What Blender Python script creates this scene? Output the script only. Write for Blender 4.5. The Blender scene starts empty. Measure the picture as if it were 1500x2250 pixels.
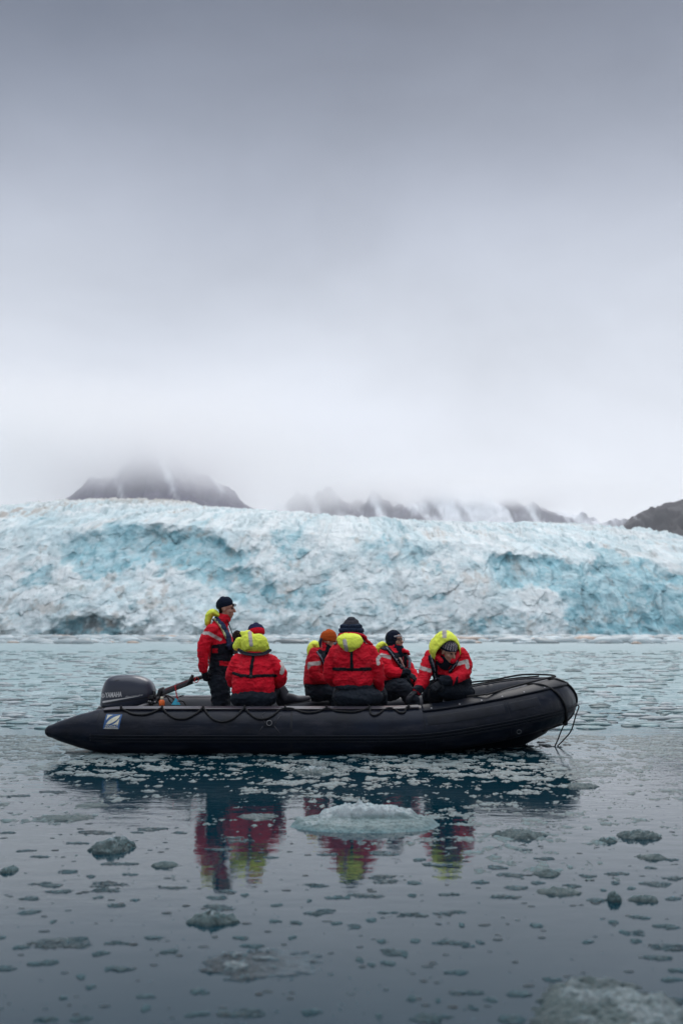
import bpy, bmesh, math, random
import numpy as np
from mathutils import Vector, Matrix
from mathutils.bvhtree import BVHTree

random.seed(7)
C = bpy.context.scene
R = math.radians
FPX = 2187.5                      # focal length in photograph pixels (35 mm lens)
CAMH = 1.34
PITCH = math.atan(263 / FPX)

# ------------------------------------------------------------------ camera
cam = bpy.data.cameras.new('camera'); cam_o = bpy.data.objects.new('camera', cam)
C.collection.objects.link(cam_o); C.camera = cam_o
cam.sensor_fit = 'VERTICAL'; cam.sensor_height = 36; cam.lens = 35
cam_o.location = (0, 0, CAMH); cam_o.rotation_euler = (math.pi / 2 + PITCH, 0, 0)
cam.clip_start = 0.05; cam.clip_end = 20000
cam.dof.use_dof = True; cam.dof.focus_distance = 11.6; cam.dof.aperture_fstop = 1.6

# ------------------------------------------------------------------ world
W = bpy.data.worlds.new('World'); C.world = W; W.use_nodes = True
nt = W.node_tree; nt.nodes.clear()
def N(t, kind, **kw):
    n = t.nodes.new(kind)
    for k, v in kw.items():
        if k in n.inputs: n.inputs[k].default_value = v
        else: setattr(n, k, v)
    return n
def srgb(r, g, b):
    f = lambda c: (c / 255 / 12.92) if c <= 10 else ((c / 255 + .055) / 1.055) ** 2.4
    return (f(r), f(g), f(b), 1)
SUN_EL, SUN_AZ = 44, 10
out = N(nt, 'ShaderNodeOutputWorld'); bg = N(nt, 'ShaderNodeBackground')
tc = N(nt, 'ShaderNodeTexCoord'); sep = N(nt, 'ShaderNodeSeparateXYZ')
nt.links.new(tc.outputs['Generated'], sep.inputs[0])
mp = N(nt, 'ShaderNodeMapping'); mp.inputs['Scale'].default_value = (1.5, 1.0, 2.0)
nt.links.new(tc.outputs['Generated'], mp.inputs[0])
ns = N(nt, 'ShaderNodeTexNoise', Scale=1.9, Detail=5.0, Roughness=.48)
nt.links.new(mp.outputs[0], ns.inputs['Vector'])
ma = N(nt, 'ShaderNodeMath', operation='MULTIPLY_ADD'); ma.inputs[1].default_value = .10; ma.inputs[2].default_value = -.055
nt.links.new(ns.outputs[0], ma.inputs[0])
ad = N(nt, 'ShaderNodeMath', operation='ADD')
nt.links.new(sep.outputs['Z'], ad.inputs[0]); nt.links.new(ma.outputs[0], ad.inputs[1])
cr = N(nt, 'ShaderNodeValToRGB'); el = cr.color_ramp; el.interpolation = 'B_SPLINE'
stops = [(0.0, (238, 241, 248)), (.10, (237, 240, 248)), (.18, (232, 236, 246)), (.24, (222, 227, 238)), (.307, (203, 209, 221)),
         (.388, (176, 183, 199)), (.462, (142, 150, 168)), (.56, (78, 89, 110)), (.62, (74, 83, 102)), (.80, (225, 230, 238)), (1.0, (238, 242, 248))]
while len(el.elements) < len(stops): el.elements.new(.5)
for e, (p, c) in zip(el.elements, stops): e.position = p; e.color = srgb(*c)
nt.links.new(ad.outputs[0], cr.inputs[0])
sky = N(nt, 'ShaderNodeTexSky', sky_type='NISHITA'); sky.sun_disc = False
sky.sun_elevation = R(SUN_EL); sky.sun_rotation = R(SUN_AZ)
# soft uneven cloud: broad light and dark swells in the overcast
mp2 = N(nt, 'ShaderNodeMapping'); mp2.inputs['Scale'].default_value = (1.0, 1.0, 1.9); mp2.inputs['Rotation'].default_value = (0, R(18), 0); nt.links.new(tc.outputs['Generated'], mp2.inputs[0])
ns2 = N(nt, 'ShaderNodeTexNoise', Scale=3.4, Detail=6.0, Roughness=.5, Distortion=.5); nt.links.new(mp2.outputs[0], ns2.inputs['Vector'])
mr2 = N(nt, 'ShaderNodeMapRange'); mr2.inputs['From Min'].default_value = .3; mr2.inputs['From Max'].default_value = .7; mr2.inputs['To Min'].default_value = .92; mr2.inputs['To Max'].default_value = 1.10; nt.links.new(ns2.outputs[0], mr2.inputs[0])
sc2 = N(nt, 'ShaderNodeVectorMath', operation='SCALE'); nt.links.new(cr.outputs[0], sc2.inputs[0]); nt.links.new(mr2.outputs[0], sc2.inputs['Scale'])
sm = N(nt, 'ShaderNodeVectorMath', operation='SCALE'); sm.inputs['Scale'].default_value = .1
nt.links.new(sky.outputs[0], sm.inputs[0])
mix = N(nt, 'ShaderNodeMix', data_type='RGBA'); mix.inputs[0].default_value = .96   # overcast: cloud covers the blue sky
nt.links.new(sm.outputs[0], mix.inputs[6]); nt.links.new(sc2.outputs[0], mix.inputs[7])
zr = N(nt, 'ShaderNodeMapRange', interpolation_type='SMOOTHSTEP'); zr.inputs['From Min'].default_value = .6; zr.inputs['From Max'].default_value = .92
zr.inputs['To Min'].default_value = 1; zr.inputs['To Max'].default_value = 2.6; nt.links.new(sep.outputs['Z'], zr.inputs[0])   # unseen zenith brightened as added fill light for the scene
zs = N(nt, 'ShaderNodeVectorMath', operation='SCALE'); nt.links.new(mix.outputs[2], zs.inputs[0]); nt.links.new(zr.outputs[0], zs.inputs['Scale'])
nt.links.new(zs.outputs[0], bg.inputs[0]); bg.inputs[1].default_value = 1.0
nt.links.new(bg.outputs[0], out.inputs[0])

# ------------------------------------------------------------------ sun (behind cloud)
sl = bpy.data.lights.new('sun', 'SUN'); sl.energy = 1.0; sl.angle = R(25); sl.color = (1, .96, .92)
so = bpy.data.objects.new('sun', sl); C.collection.objects.link(so)
so.rotation_euler = (R(90 - SUN_EL), 0, R(180 - SUN_AZ))
C.view_settings.view_transform = 'Standard'; C.view_settings.look = 'None'
C.view_settings.exposure = 0; C.view_settings.gamma = 1
C.cycles.use_denoising = True
C.cycles.volume_bounces = 40; C.cycles.max_bounces = 40; C.cycles.diffuse_bounces = 3; C.cycles.glossy_bounces = 3
C.cycles.volume_max_steps = 128

# ------------------------------------------------------------------ helpers
_th = PITCH
def at(px, py, Y):
    """photo pixel + distance -> world point"""
    u = (px - 750) / FPX; v = (1125 - py) / FPX
    d = Vector((u, math.cos(_th) - v * math.sin(_th), math.sin(_th) + v * math.cos(_th)))
    t = Y / d.y
    return Vector((u * t, Y, CAMH + d.z * t))
def proj(P):
    """world points -> photo pixels"""
    P = np.asarray(P, float); c, s = math.cos(_th), math.sin(_th); dz = P[..., 2] - CAMH; dp = P[..., 1] * c + dz * s
    return 750 + FPX * P[..., 0] / dp, 1125 - FPX * (dz * c - P[..., 1] * s) / dp
def on_water(px, py):
    u = (px - 750) / FPX; v = (1125 - py) / FPX
    dz = math.sin(_th) + v * math.cos(_th); dy = math.cos(_th) - v * math.sin(_th)
    t = -CAMH / dz
    return Vector((u * t, dy * t, 0))
def link(o, parent=None):
    C.collection.objects.link(o)
    if parent is not None:
        o.parent = parent
        o.matrix_parent_inverse = Matrix.Translation(-parent.location)
    return o
def tag(o, label=None, cat=None, group=None, kind=None):
    if label: o['label'] = label
    if cat: o['category'] = cat
    if group: o['group'] = group
    if kind: o['kind'] = kind
    return o
def empty(name, loc, label, cat, group=None):
    o = bpy.data.objects.new(name, None); o.location = loc; o.empty_display_size = .1
    link(o); return tag(o, label, cat, group)
def mesh_np(name, V, F, smooth=True, col=None):
    """V (n,3); F int array (m,4) or (m,3) or list of lists"""
    me = bpy.data.meshes.new(name)
    if isinstance(F, np.ndarray):
        V = np.asarray(V, np.float32); k = F.shape[1]
        me.vertices.add(len(V)); me.vertices.foreach_set('co', V.ravel())
        me.loops.add(F.size); me.loops.foreach_set('vertex_index', F.astype(np.int32).ravel())
        me.polygons.add(len(F)); me.polygons.foreach_set('loop_start', np.arange(0, F.size, k, dtype=np.int32))
        me.update(calc_edges=True); me.validate()
    else:
        me.from_pydata([tuple(v) for v in V], [], F); me.update()
    if smooth: me.polygons.foreach_set('use_smooth', np.ones(len(me.polygons), bool))
    if col is not None: set_col(me, col)
    return me
def set_col(me, col):
    a = me.color_attributes.new('Col', 'FLOAT_COLOR', 'POINT')
    c = np.ones((len(me.vertices), 4), np.float32); c[:, :3] = col
    a.data.foreach_set('color', c.ravel())
def obj(name, me, mat=None, parent=None):
    o = bpy.data.objects.new(name, me)
    if mat is not None and len(me.materials) == 0: me.materials.append(mat)
    return link(o, parent)
def gridF(n, m, wrap=False):
    i = np.arange(n - 1)[:, None]; j = np.arange(m if wrap else m - 1)[None, :]
    j2 = (j + 1) % m
    a = i * m + j; b = i * m + j2
    return np.stack([a, b, b + m, a + m], -1).reshape(-1, 4)

# ---- noise
_rs = np.random.RandomState(3)
_perm = _rs.permutation(4096).astype(np.int64); _val = _rs.rand(4096).astype(np.float64) * 2 - 1
def _h(*I):
    k = np.zeros(I[0].shape, np.int64)
    for i in I: k = _perm[(k + i) & 4095]
    return _val[k]
def vn(P):
    """value noise, P (...,2 or 3)"""
    d = P.shape[-1]; I = np.floor(P).astype(np.int64); f = P - I; f = f * f * f * (f * (f * 6 - 15) + 10)
    if d == 2:
        a = _h(I[..., 0], I[..., 1]); b = _h(I[..., 0] + 1, I[..., 1]); c = _h(I[..., 0], I[..., 1] + 1); e = _h(I[..., 0] + 1, I[..., 1] + 1)
        return (a * (1 - f[..., 0]) + b * f[..., 0]) * (1 - f[..., 1]) + (c * (1 - f[..., 0]) + e * f[..., 0]) * f[..., 1]
    r = 0
    for dz in (0, 1):
        wz = f[..., 2] if dz else 1 - f[..., 2]
        for dy in (0, 1):
            wy = f[..., 1] if dy else 1 - f[..., 1]
            a = _h(I[..., 0], I[..., 1] + dy, I[..., 2] + dz); b = _h(I[..., 0] + 1, I[..., 1] + dy, I[..., 2] + dz)
            r = r + (a * (1 - f[..., 0]) + b * f[..., 0]) * wy * wz
    return r
def fbm(P, oct=5, gain=.5, ridged=False):
    P = np.asarray(P, np.float64); s = 0; a = 1; t = 0; off = 17.3
    for k in range(oct):
        n = vn(P + off * k)
        if ridged: n = 1 - 2 * np.abs(n)
        s = s + a * n; t += a; a *= gain; P = P * 2.03
    return s / t
def worley(P, seed=0):
    """P (...,2): returns f1, f2, per-cell randoms (3) and offset from the cell's point"""
    I = np.floor(P).astype(np.int64); f1 = np.full(P.shape[:-1], 9.); f2 = f1.copy(); rr = np.zeros(P.shape[:-1] + (3,)); off = np.zeros(P.shape)
    for dx in (-1, 0, 1):
        for dy in (-1, 0, 1):
            cx = I[..., 0] + dx + seed; cy = I[..., 1] + dy + seed * 7
            q = np.stack([cx - seed + .5 + .48 * _h(cx, cy), cy - seed * 7 + .5 + .48 * _h(cy, cx)], -1)
            o = P - q; d = np.sqrt((o ** 2).sum(-1)); m = d < f1
            f2 = np.where(m, f1, np.minimum(f2, d)); f1 = np.where(m, d, f1)
            r = np.stack([_h(cx + 91, cy), _h(cx, cy + 57), _h(cx + 13, cy + 29)], -1)
            rr = np.where(m[..., None], r, rr); off = np.where(m[..., None], o, off)
    return f1, f2, rr, off
def sst(a, b, x):
    t = np.clip((x - a) / (b - a), 0, 1); return t * t * (3 - 2 * t)

# ---- materials
def mat(name, col=(.5, .5, .5), rough=.6, metal=0, spec=.5, bump=0, bscale=40, attr=False, var=.12, vscale=6, ior=1.45, coat=0, sss=0, sheen=0, wave=None):
    m = bpy.data.materials.new(name); m.use_nodes = True; t = m.node_tree; t.nodes.clear()
    o = N(t, 'ShaderNodeOutputMaterial'); p = N(t, 'ShaderNodeBsdfPrincipled'); t.links.new(p.outputs[0], o.inputs[0])
    p.inputs['Roughness'].default_value = rough; p.inputs['Metallic'].default_value = metal
    p.inputs['IOR'].default_value = ior; p.inputs['Specular IOR Level'].default_value = spec; p.inputs['Coat Weight'].default_value = coat; p.inputs['Sheen Weight'].default_value = sheen
    tcn = N(t, 'ShaderNodeTexCoord')
    nz = N(t, 'ShaderNodeTexNoise', Scale=float(vscale), Detail=6.0, Roughness=.6); t.links.new(tcn.outputs['Object'], nz.inputs['Vector'])
    mr = N(t, 'ShaderNodeMapRange'); mr.inputs['From Min'].default_value = .3; mr.inputs['From Max'].default_value = .7
    mr.inputs['To Min'].default_value = 1 - var; mr.inputs['To Max'].default_value = 1 + var
    t.links.new(nz.outputs[0], mr.inputs[0])
    vm = N(t, 'ShaderNodeVectorMath', operation='SCALE'); t.links.new(mr.outputs[0], vm.inputs['Scale'])
    if attr:
        at_ = N(t, 'ShaderNodeAttribute', attribute_name='Col'); t.links.new(at_.outputs['Color'], vm.inputs[0])
    else: vm.inputs[0].default_value = col[:3]
    t.links.new(vm.outputs[0], p.inputs['Base Color'])
    if sss:
        p.inputs['Subsurface Weight'].default_value = sss; p.inputs['Subsurface Radius'].default_value = (.02, .008, .004); p.inputs['Subsurface Scale'].default_value = .3
    if bump:
        nb = N(t, 'ShaderNodeTexNoise', Scale=float(bscale), Detail=5.0, Roughness=.6); t.links.new(tcn.outputs['Object'], nb.inputs['Vector'])
        b = N(t, 'ShaderNodeBump', Strength=float(bump), Distance=.02); t.links.new(nb.outputs[0], b.inputs['Height']); t.links.new(b.outputs[0], p.inputs['Normal'])
    return m
M = {}
M['cloth'] = mat('suit_cloth', attr=True, rough=.75, spec=.22, bump=.6, bscale=24, var=.14, vscale=9)
M['knit'] = mat('knit', attr=True, spec=.2, rough=.95, bump=.5, bscale=120, var=.2, vscale=50)
M['webbing'] = mat('black_webbing', (.006, .007, .010), .7, spec=.2, bump=.2, bscale=100)
M['skin'] = mat('skin', (.40, .215, .15), .5, var=.1, vscale=20, sss=.1)
M['eye'] = mat('eye', (.02, .012, .01), .2)
M['glove'] = mat('glove', (.006, .009, .014), .6, spec=.25, bump=.3, bscale=60)
M['boot'] = mat('rubber_boot', (.016, .018, .025), .5, spec=.3, bump=.2, bscale=30)
M['rubber'] = mat('tube_rubber', (.0036, .0064, .0140), .40, spec=.2, bump=.12, bscale=10, var=.5, vscale=2.2)
def wear(m):
    """pale scuffs and dried salt on the rubber"""
    t = m.node_tree; L = t.links.new; p = next(n for n in t.nodes if n.bl_idname == 'ShaderNodeBsdfPrincipled'); src = p.inputs['Base Color'].links[0].from_socket
    tcn = N(t, 'ShaderNodeTexCoord'); mp_ = N(t, 'ShaderNodeMapping'); mp_.inputs['Scale'].default_value = (1, 2.5, 5); L(tcn.outputs['Object'], mp_.inputs[0])
    a = N(t, 'ShaderNodeTexNoise', Scale=2.2, Detail=9.0, Roughness=.75); L(mp_.outputs[0], a.inputs['Vector'])
    r = N(t, 'ShaderNodeMapRange'); r.inputs['From Min'].default_value = .50; r.inputs['From Max'].default_value = .72; r.inputs['To Max'].default_value = .55; L(a.outputs[0], r.inputs[0])
    b = N(t, 'ShaderNodeTexNoise', Scale=35.0, Detail=4.0, Roughness=.8); L(tcn.outputs['Object'], b.inputs['Vector'])
    r2 = N(t, 'ShaderNodeMapRange'); r2.inputs['From Min'].default_value = .66; r2.inputs['From Max'].default_value = .74; r2.inputs['To Max'].default_value = .5; L(b.outputs[0], r2.inputs[0])
    mx = N(t, 'ShaderNodeMath', operation='MAXIMUM'); L(r.outputs[0], mx.inputs[0]); L(r2.outputs[0], mx.inputs[1])
    mc = N(t, 'ShaderNodeMix', data_type='RGBA'); L(mx.outputs[0], mc.inputs[0]); L(src, mc.inputs[6]); mc.inputs[7].default_value = (.05, .048, .058, 1); L(mc.outputs[2], p.inputs['Base Color'])
    rr = N(t, 'ShaderNodeMapRange'); rr.inputs['To Min'].default_value = .36; rr.inputs['To Max'].default_value = .62; L(mx.outputs[0], rr.inputs[0]); L(rr.outputs[0], p.inputs['Roughness'])
wear(M['rubber'])
M['rubber2'] = mat('strake_rubber', (.0032, .0055, .011), .48, spec=.2, bump=.1, bscale=30, var=.2)
M['patch'] = mat('patch_rubber', (.009, .011, .017), .5, spec=.25, bump=.2, bscale=20, var=.4)
M['strip'] = mat('gunwale_strip', (.045, .042, .052), .33, bump=.1, bscale=20, var=.25)
M['rope'] = mat('black_rope', (.005, .006, .008), .75, bump=.6, bscale=150)
M['steel'] = mat('steel', (.22, .22, .23), .4, metal=1)
M['cowl'] = mat('cowl_paint', (.026, .032, .050), .36, coat=.12, var=.08, vscale=4)
M['black'] = mat('black_plastic', (.010, .011, .014), .45, bump=.1)
M['silver'] = mat('silver_decal', (.55, .55, .55), .5)
M['cream'] = mat('cream_decal', (.52, .50, .38), .55, var=.15, vscale=40)
M['blue'] = mat('blue_decal', (.012, .07, .20), .5, var=.15, vscale=40)
M['wood'] = mat('transom_board', (.05, .05, .06), .6)
M['floor'] = mat('floor_board', (.06, .065, .07), .6, bump=.2)
M['redcord'] = mat('red_cord', (.5, .015, .02), .6)
M['orange'] = mat('orange_plastic', (.7, .13, .02), .5)
M['turq'] = mat('turquoise_plastic', (.03, .35, .5), .5)
M['greybar'] = mat('grey_bar', (.07, .07, .08), .5)
M['glass'] = mat('lens', (.02, .02, .025), .1)
RED = np.array((.56, .005, .020)); NAVY = np.array((.005, .0085, .0155)); YEL = np.array((.74, .82, .09)); REFL = np.array((.46, .42, .40))
GREY = np.array((.14, .15, .18)); DNAVY = np.array((.008, .015, .035)); PANTS = np.array((.006, .0105, .018))
exec_parts = []

# ================================================================== WATER
def build_water():
    m = bpy.data.materials.new('sea_water'); m.use_nodes = True; t = m.node_tree; t.nodes.clear(); L = t.links.new
    o = N(t, 'ShaderNodeOutputMaterial'); w = N(t, 'ShaderNodeBsdfPrincipled')
    w.inputs['Base Color'].default_value = (.0015, .023, .036, 1); w.inputs['Roughness'].default_value = .02; w.inputs['IOR'].default_value = 1.34
    s = N(t, 'ShaderNodeBsdfPrincipled'); s.inputs['Roughness'].default_value = .5; s.inputs['IOR'].default_value = 1.31
    g = N(t, 'ShaderNodeNewGeometry'); sp = N(t, 'ShaderNodeSeparateXYZ'); L(g.outputs['Position'], sp.inputs[0])
    # ripples
    mpn = N(t, 'ShaderNodeMapping'); mpn.inputs['Scale'].default_value = (.55, 1, 1); L(g.outputs['Position'], mpn.inputs[0])
    n1 = N(t, 'ShaderNodeTexNoise', Scale=6.0, Detail=4.0, Roughness=.55); L(mpn.outputs[0], n1.inputs['Vector'])
    n2 = N(t, 'ShaderNodeTexNoise', Scale=.7, Detail=2.0, Roughness=.5); L(mpn.outputs[0], n2.inputs['Vector'])
    dist = N(t, 'ShaderNodeMapRange'); dist.inputs['From Min'].default_value = 4; dist.inputs['From Max'].default_value = 7.5
    dist.inputs['To Min'].default_value = .15; dist.inputs['To Max'].default_value = 1.0; L(sp.outputs['Y'], dist.inputs[0])
    bs = N(t, 'ShaderNodeMath', operation='MULTIPLY'); bs.inputs[1].default_value = .6; L(dist.outputs[0], bs.inputs[0])
    b1 = N(t, 'ShaderNodeBump', Distance=.0055); L(n1.outputs[0], b1.inputs['Height']); L(bs.outputs[0], b1.inputs['Strength'])
    b2 = N(t, 'ShaderNodeBump', Distance=.02, Strength=.12); L(n2.outputs[0], b2.inputs['Height']); L(b1.outputs[0], b2.inputs['Normal'])
    L(b2.outputs[0], w.inputs['Normal'])
    # slush film: density grows with distance
    na = N(t, 'ShaderNodeTexNoise', Scale=5.0, Detail=9.0, Roughness=.72); L(g.outputs['Position'], na.inputs['Vector'])
    nb = N(t, 'ShaderNodeTexNoise', Scale=.22, Detail=4.0, Roughness=.6); L(g.outputs['Position'], nb.inputs['Vector'])
    cv = N(t, 'ShaderNodeFloatCurve')
    my = N(t, 'ShaderNodeMapRange'); my.inputs['From Min'].default_value = 0; my.inputs['From Max'].default_value = 40; L(sp.outputs['Y'], my.inputs[0])
    c = cv.mapping.curves[0]
    pts = [(0, .0), (.20, .0), (.27, .16), (.33, .30), (.42, .46), (.52, .66), (.8, .86), (1, .95)]
    c.points[0].location = pts[0]; c.points[1].location = pts[-1]
    for p in pts[1:-1]: c.points.new(*p)
    cv.mapping.update(); L(my.outputs[0], cv.inputs['Value'])
    s1 = N(t, 'ShaderNodeMath', operation='MULTIPLY_ADD'); s1.inputs[1].default_value = .45; L(nb.outputs[0], s1.inputs[0]); L(na.outputs[0], s1.inputs[2])   # noise sum ~ .5+.225
    s2 = N(t, 'ShaderNodeMath', operation='MULTIPLY_ADD'); s2.inputs[1].default_value = .42; L(cv.outputs[0], s2.inputs[0]); L(s1.outputs[0], s2.inputs[2])
    mk = N(t, 'ShaderNodeMapRange'); mk.inputs['From Min'].default_value = .935; mk.inputs['From Max'].default_value = .965; L(s2.outputs[0], mk.inputs[0])
    nearg = N(t, 'ShaderNodeMapRange'); nearg.inputs['From Min'].default_value = 8.2; nearg.inputs['From Max'].default_value = 9.2; L(sp.outputs['Y'], nearg.inputs[0])
    mm = N(t, 'ShaderNodeMath', operation='MULTIPLY'); L(mk.outputs[0], mm.inputs[0]); L(nearg.outputs[0], mm.inputs[1])
    # slush colour
    nc = N(t, 'ShaderNodeTexNoise', Scale=1.6, Detail=9.0, Roughness=.78)
    mpc = N(t, 'ShaderNodeMapping'); mpc.inputs['Scale'].default_value = (.5, 1, 1); L(g.outputs['Position'], mpc.inputs[0]); L(mpc.outputs[0], nc.inputs['Vector'])
    rc = N(t, 'ShaderNodeValToRGB'); e = rc.color_ramp.elements
    e[0].position = .38; e[0].color = (.14, .235, .25, 1); e[1].position = .56; e[1].color = (.30, .40, .415, 1)
    x = rc.color_ramp.elements.new(.68); x.color = (.52, .59, .60, 1)
    L(nc.outputs[0], rc.inputs[0])
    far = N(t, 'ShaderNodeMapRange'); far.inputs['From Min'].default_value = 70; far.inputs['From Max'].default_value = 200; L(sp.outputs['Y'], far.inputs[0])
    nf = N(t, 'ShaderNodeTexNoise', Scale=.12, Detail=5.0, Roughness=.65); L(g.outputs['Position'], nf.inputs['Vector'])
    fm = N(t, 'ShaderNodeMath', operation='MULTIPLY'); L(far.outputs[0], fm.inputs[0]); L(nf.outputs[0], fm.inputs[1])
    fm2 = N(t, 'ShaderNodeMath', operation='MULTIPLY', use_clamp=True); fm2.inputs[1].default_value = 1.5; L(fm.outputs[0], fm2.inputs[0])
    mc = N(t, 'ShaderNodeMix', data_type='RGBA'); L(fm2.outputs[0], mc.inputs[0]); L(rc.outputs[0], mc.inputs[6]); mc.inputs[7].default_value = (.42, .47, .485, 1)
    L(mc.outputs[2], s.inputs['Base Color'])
    bb = N(t, 'ShaderNodeBump', Distance=.02, Strength=.25); L(na.outputs[0], bb.inputs['Height']); L(bb.outputs[0], s.inputs['Normal'])
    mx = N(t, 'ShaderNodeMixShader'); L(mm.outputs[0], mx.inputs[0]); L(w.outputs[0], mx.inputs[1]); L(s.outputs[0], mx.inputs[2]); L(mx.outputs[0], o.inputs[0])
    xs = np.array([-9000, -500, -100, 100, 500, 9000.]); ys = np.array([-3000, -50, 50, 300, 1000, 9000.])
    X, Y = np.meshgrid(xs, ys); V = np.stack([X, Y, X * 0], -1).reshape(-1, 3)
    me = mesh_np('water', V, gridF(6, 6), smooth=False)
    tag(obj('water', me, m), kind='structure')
build_water()

# ================================================================== ICE ON THE WATER
def ice_mat(name, dry, wet, rough=.35):
    """wet grey-green low down, frosty white where it stands high (a real drained crust)"""
    m = bpy.data.materials.new(name); m.use_nodes = True; t = m.node_tree; t.nodes.clear(); L = t.links.new
    o = N(t, 'ShaderNodeOutputMaterial'); p = N(t, 'ShaderNodeBsdfPrincipled'); L(p.outputs[0], o.inputs[0])
    a = N(t, 'ShaderNodeAttribute', attribute_name='Col'); n = N(t, 'ShaderNodeTexNoise', Scale=22.0, Detail=8.0, Roughness=.7)
    g = N(t, 'ShaderNodeNewGeometry'); L(g.outputs['Position'], n.inputs['Vector'])
    mr = N(t, 'ShaderNodeMapRange'); mr.inputs['From Min'].default_value = .3; mr.inputs['From Max'].default_value = .7; mr.inputs['To Min'].default_value = .7; mr.inputs['To Max'].default_value = 1.3
    L(n.outputs[0], mr.inputs[0]); v = N(t, 'ShaderNodeVectorMath', operation='SCALE'); L(a.outputs['Color'], v.inputs[0]); L(mr.outputs[0], v.inputs['Scale'])
    L(v.outputs[0], p.inputs['Base Color']); p.inputs['Roughness'].default_value = rough; p.inputs['IOR'].default_value = 1.31
    p.inputs['Subsurface Weight'].default_value = .25; p.inputs['Subsurface Radius'].default_value = (.3, .6, .7); p.inputs['Subsurface Scale'].default_value = .04
    b = N(t, 'ShaderNodeBump', Strength=.7, Distance=.02); L(n.outputs[0], b.inputs['Height']); L(b.outputs[0], p.inputs['Normal'])
    return m
M['ice'] = ice_mat('floe_ice', None, None); M['slush'] = ice_mat('wet_slush', None, None, .16)
WET = np.array((.055, .105, .115)); MIDI = np.array((.13, .19, .195)); DRY = np.array((.35, .40, .415))
def keep_above(V, F, zmin):
    z = V[:, 2]; k = (z[F] > zmin).any(1); F = F[k]
    u, inv = np.unique(F, return_inverse=True)
    return V[u], inv.reshape(F.shape), u
def floe_field(cx, cy, rx, ry, seed, n, fn):
    x = np.linspace(-1.35, 1.35, n); y = np.linspace(-1.35, 1.35, max(24, int(n * ry / rx * 1.3)))
    X, Y = np.meshgrid(x, y); fn.asp = ry / rx; fn.w = rx; h, col = fn(X, Y, seed)
    V = np.stack([cx + X * rx, cy + Y * ry, h], -1).reshape(-1, 3)
    F = gridF(len(y), len(x)); V2, F2, u = keep_above(V, F, -.004)
    return V2, F2, col.reshape(-1, 3)[u]
def clump_fn(thick=.012, rag=.55, freq=5.):
    def fn(X, Y, seed):
        r = np.sqrt(X * X + Y * Y); P = np.stack([X * 2.1 + seed * 3.1, Y * 2.1 * fn.asp + seed * 7.7], -1)
        rs = np.random.RandomState(int(seed * 100) % 99991); f = np.full(X.shape, -9.)
        Xw = X + .30 * fbm(P * 2.5 + 5, 3, .6); Yw = Y + .30 * fbm(P * 2.5 + 15, 3, .6)
        for _ in range(rs.randint(5, 12)):
            a_ = rs.rand() * 6.28; q_ = rs.rand() ** .7 * .8; rr_ = .10 + .30 * rs.rand() ** 1.6; sx = rs.uniform(1., 2.2)
            f = np.maximum(f, 1 - np.hypot((Xw - q_ * math.cos(a_)) / sx, Yw - q_ * math.sin(a_)) / rr_)
        f = np.clip(f, -1.2, .7) + rag * (.5 * fbm(P * 3, 3, .6) + 1.3 * fbm(P * 9 + 4, 4, .75)) - 2.5 * np.clip(r - 1.0, 0, 1)
        h = np.clip(f, -.3, .5) * thick + thick * .6 * fbm(P * 5, 4, .7) * sst(0, .15, f)
        t = sst(.2, .9, f + .6 * fbm(P * 3, 3))[..., None]
        return h, np.array((.009, .019, .024)) * (1 - t) + np.array((.045, .070, .080)) * t
    return fn

# named floes -------------------------------------------------------
def main_floe(X, Y, s):
    P = np.stack([X * 3 + s, Y * 2 + s], -1)
    base = 1 - (np.abs(X) ** 2.4 + np.abs(Y) ** 2.0) + .14 * fbm(P * 1.5, 5, .6)
    ripple = .5 + .5 * np.sin(Y * 26 + 4 * fbm(P * 1.4, 4) + X * 3)
    low = np.clip(base * .10, -.01, .034) + (.007 * fbm(P * 4, 4) + .011 * ripple * sst(-1, -.2, Y)) * sst(0, .3, base)
    xr = np.where(X < 0, (X + .02) / .62, (X + .02) / .74); prof = np.clip(1 - np.abs(xr) ** 2.4, 0, 1)
    top = .070 * prof ** .8 * sst(-.12, .10, Y + .10 * fbm(P * 1.2, 4)) * sst(1.0, .6, Y) * (1 + .12 * fbm(P * 2 + 9, 5, .6))
    peak = .045 * np.exp(-np.abs((X + .08) / .04) ** 1.4 - ((Y - .35) / .2) ** 2) + .03 * np.exp(-np.abs((X + .27) / .035) ** 1.4 - ((Y - .3) / .2) ** 2) + .02 * np.exp(-np.abs((X - .62) / .04) ** 1.4 - ((Y - .3) / .25) ** 2)
    w1, w2, wr, wo = worley(np.stack([X * 13, Y * 8], -1), 4); w3, w4, wq, wp = worley(np.stack([X * 30, Y * 18], -1), 8)
    chunk = .014 * (wr[..., 0] + wr[..., 1] * wo[..., 0] * 1.6) + .007 * (wq[..., 0] + wq[..., 1] * wp[..., 0] * 1.6)
    top = top + chunk * .35 * sst(.01, .05, top)
    h = np.where(base > 0, low + top + peak + .006 * fbm(P * 9, 5, .65), base * .03)
    t = sst(.045, .10, h + .03 * fbm(P * 2.5, 5, .65) + .02 * (X < -.2))[..., None]; q = sst(0, .03, h)[..., None]
    c = (WET * 1.6 * (1 - q) + MIDI * q) * (1 - t) + DRY * .95 * t
    return h, c
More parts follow.
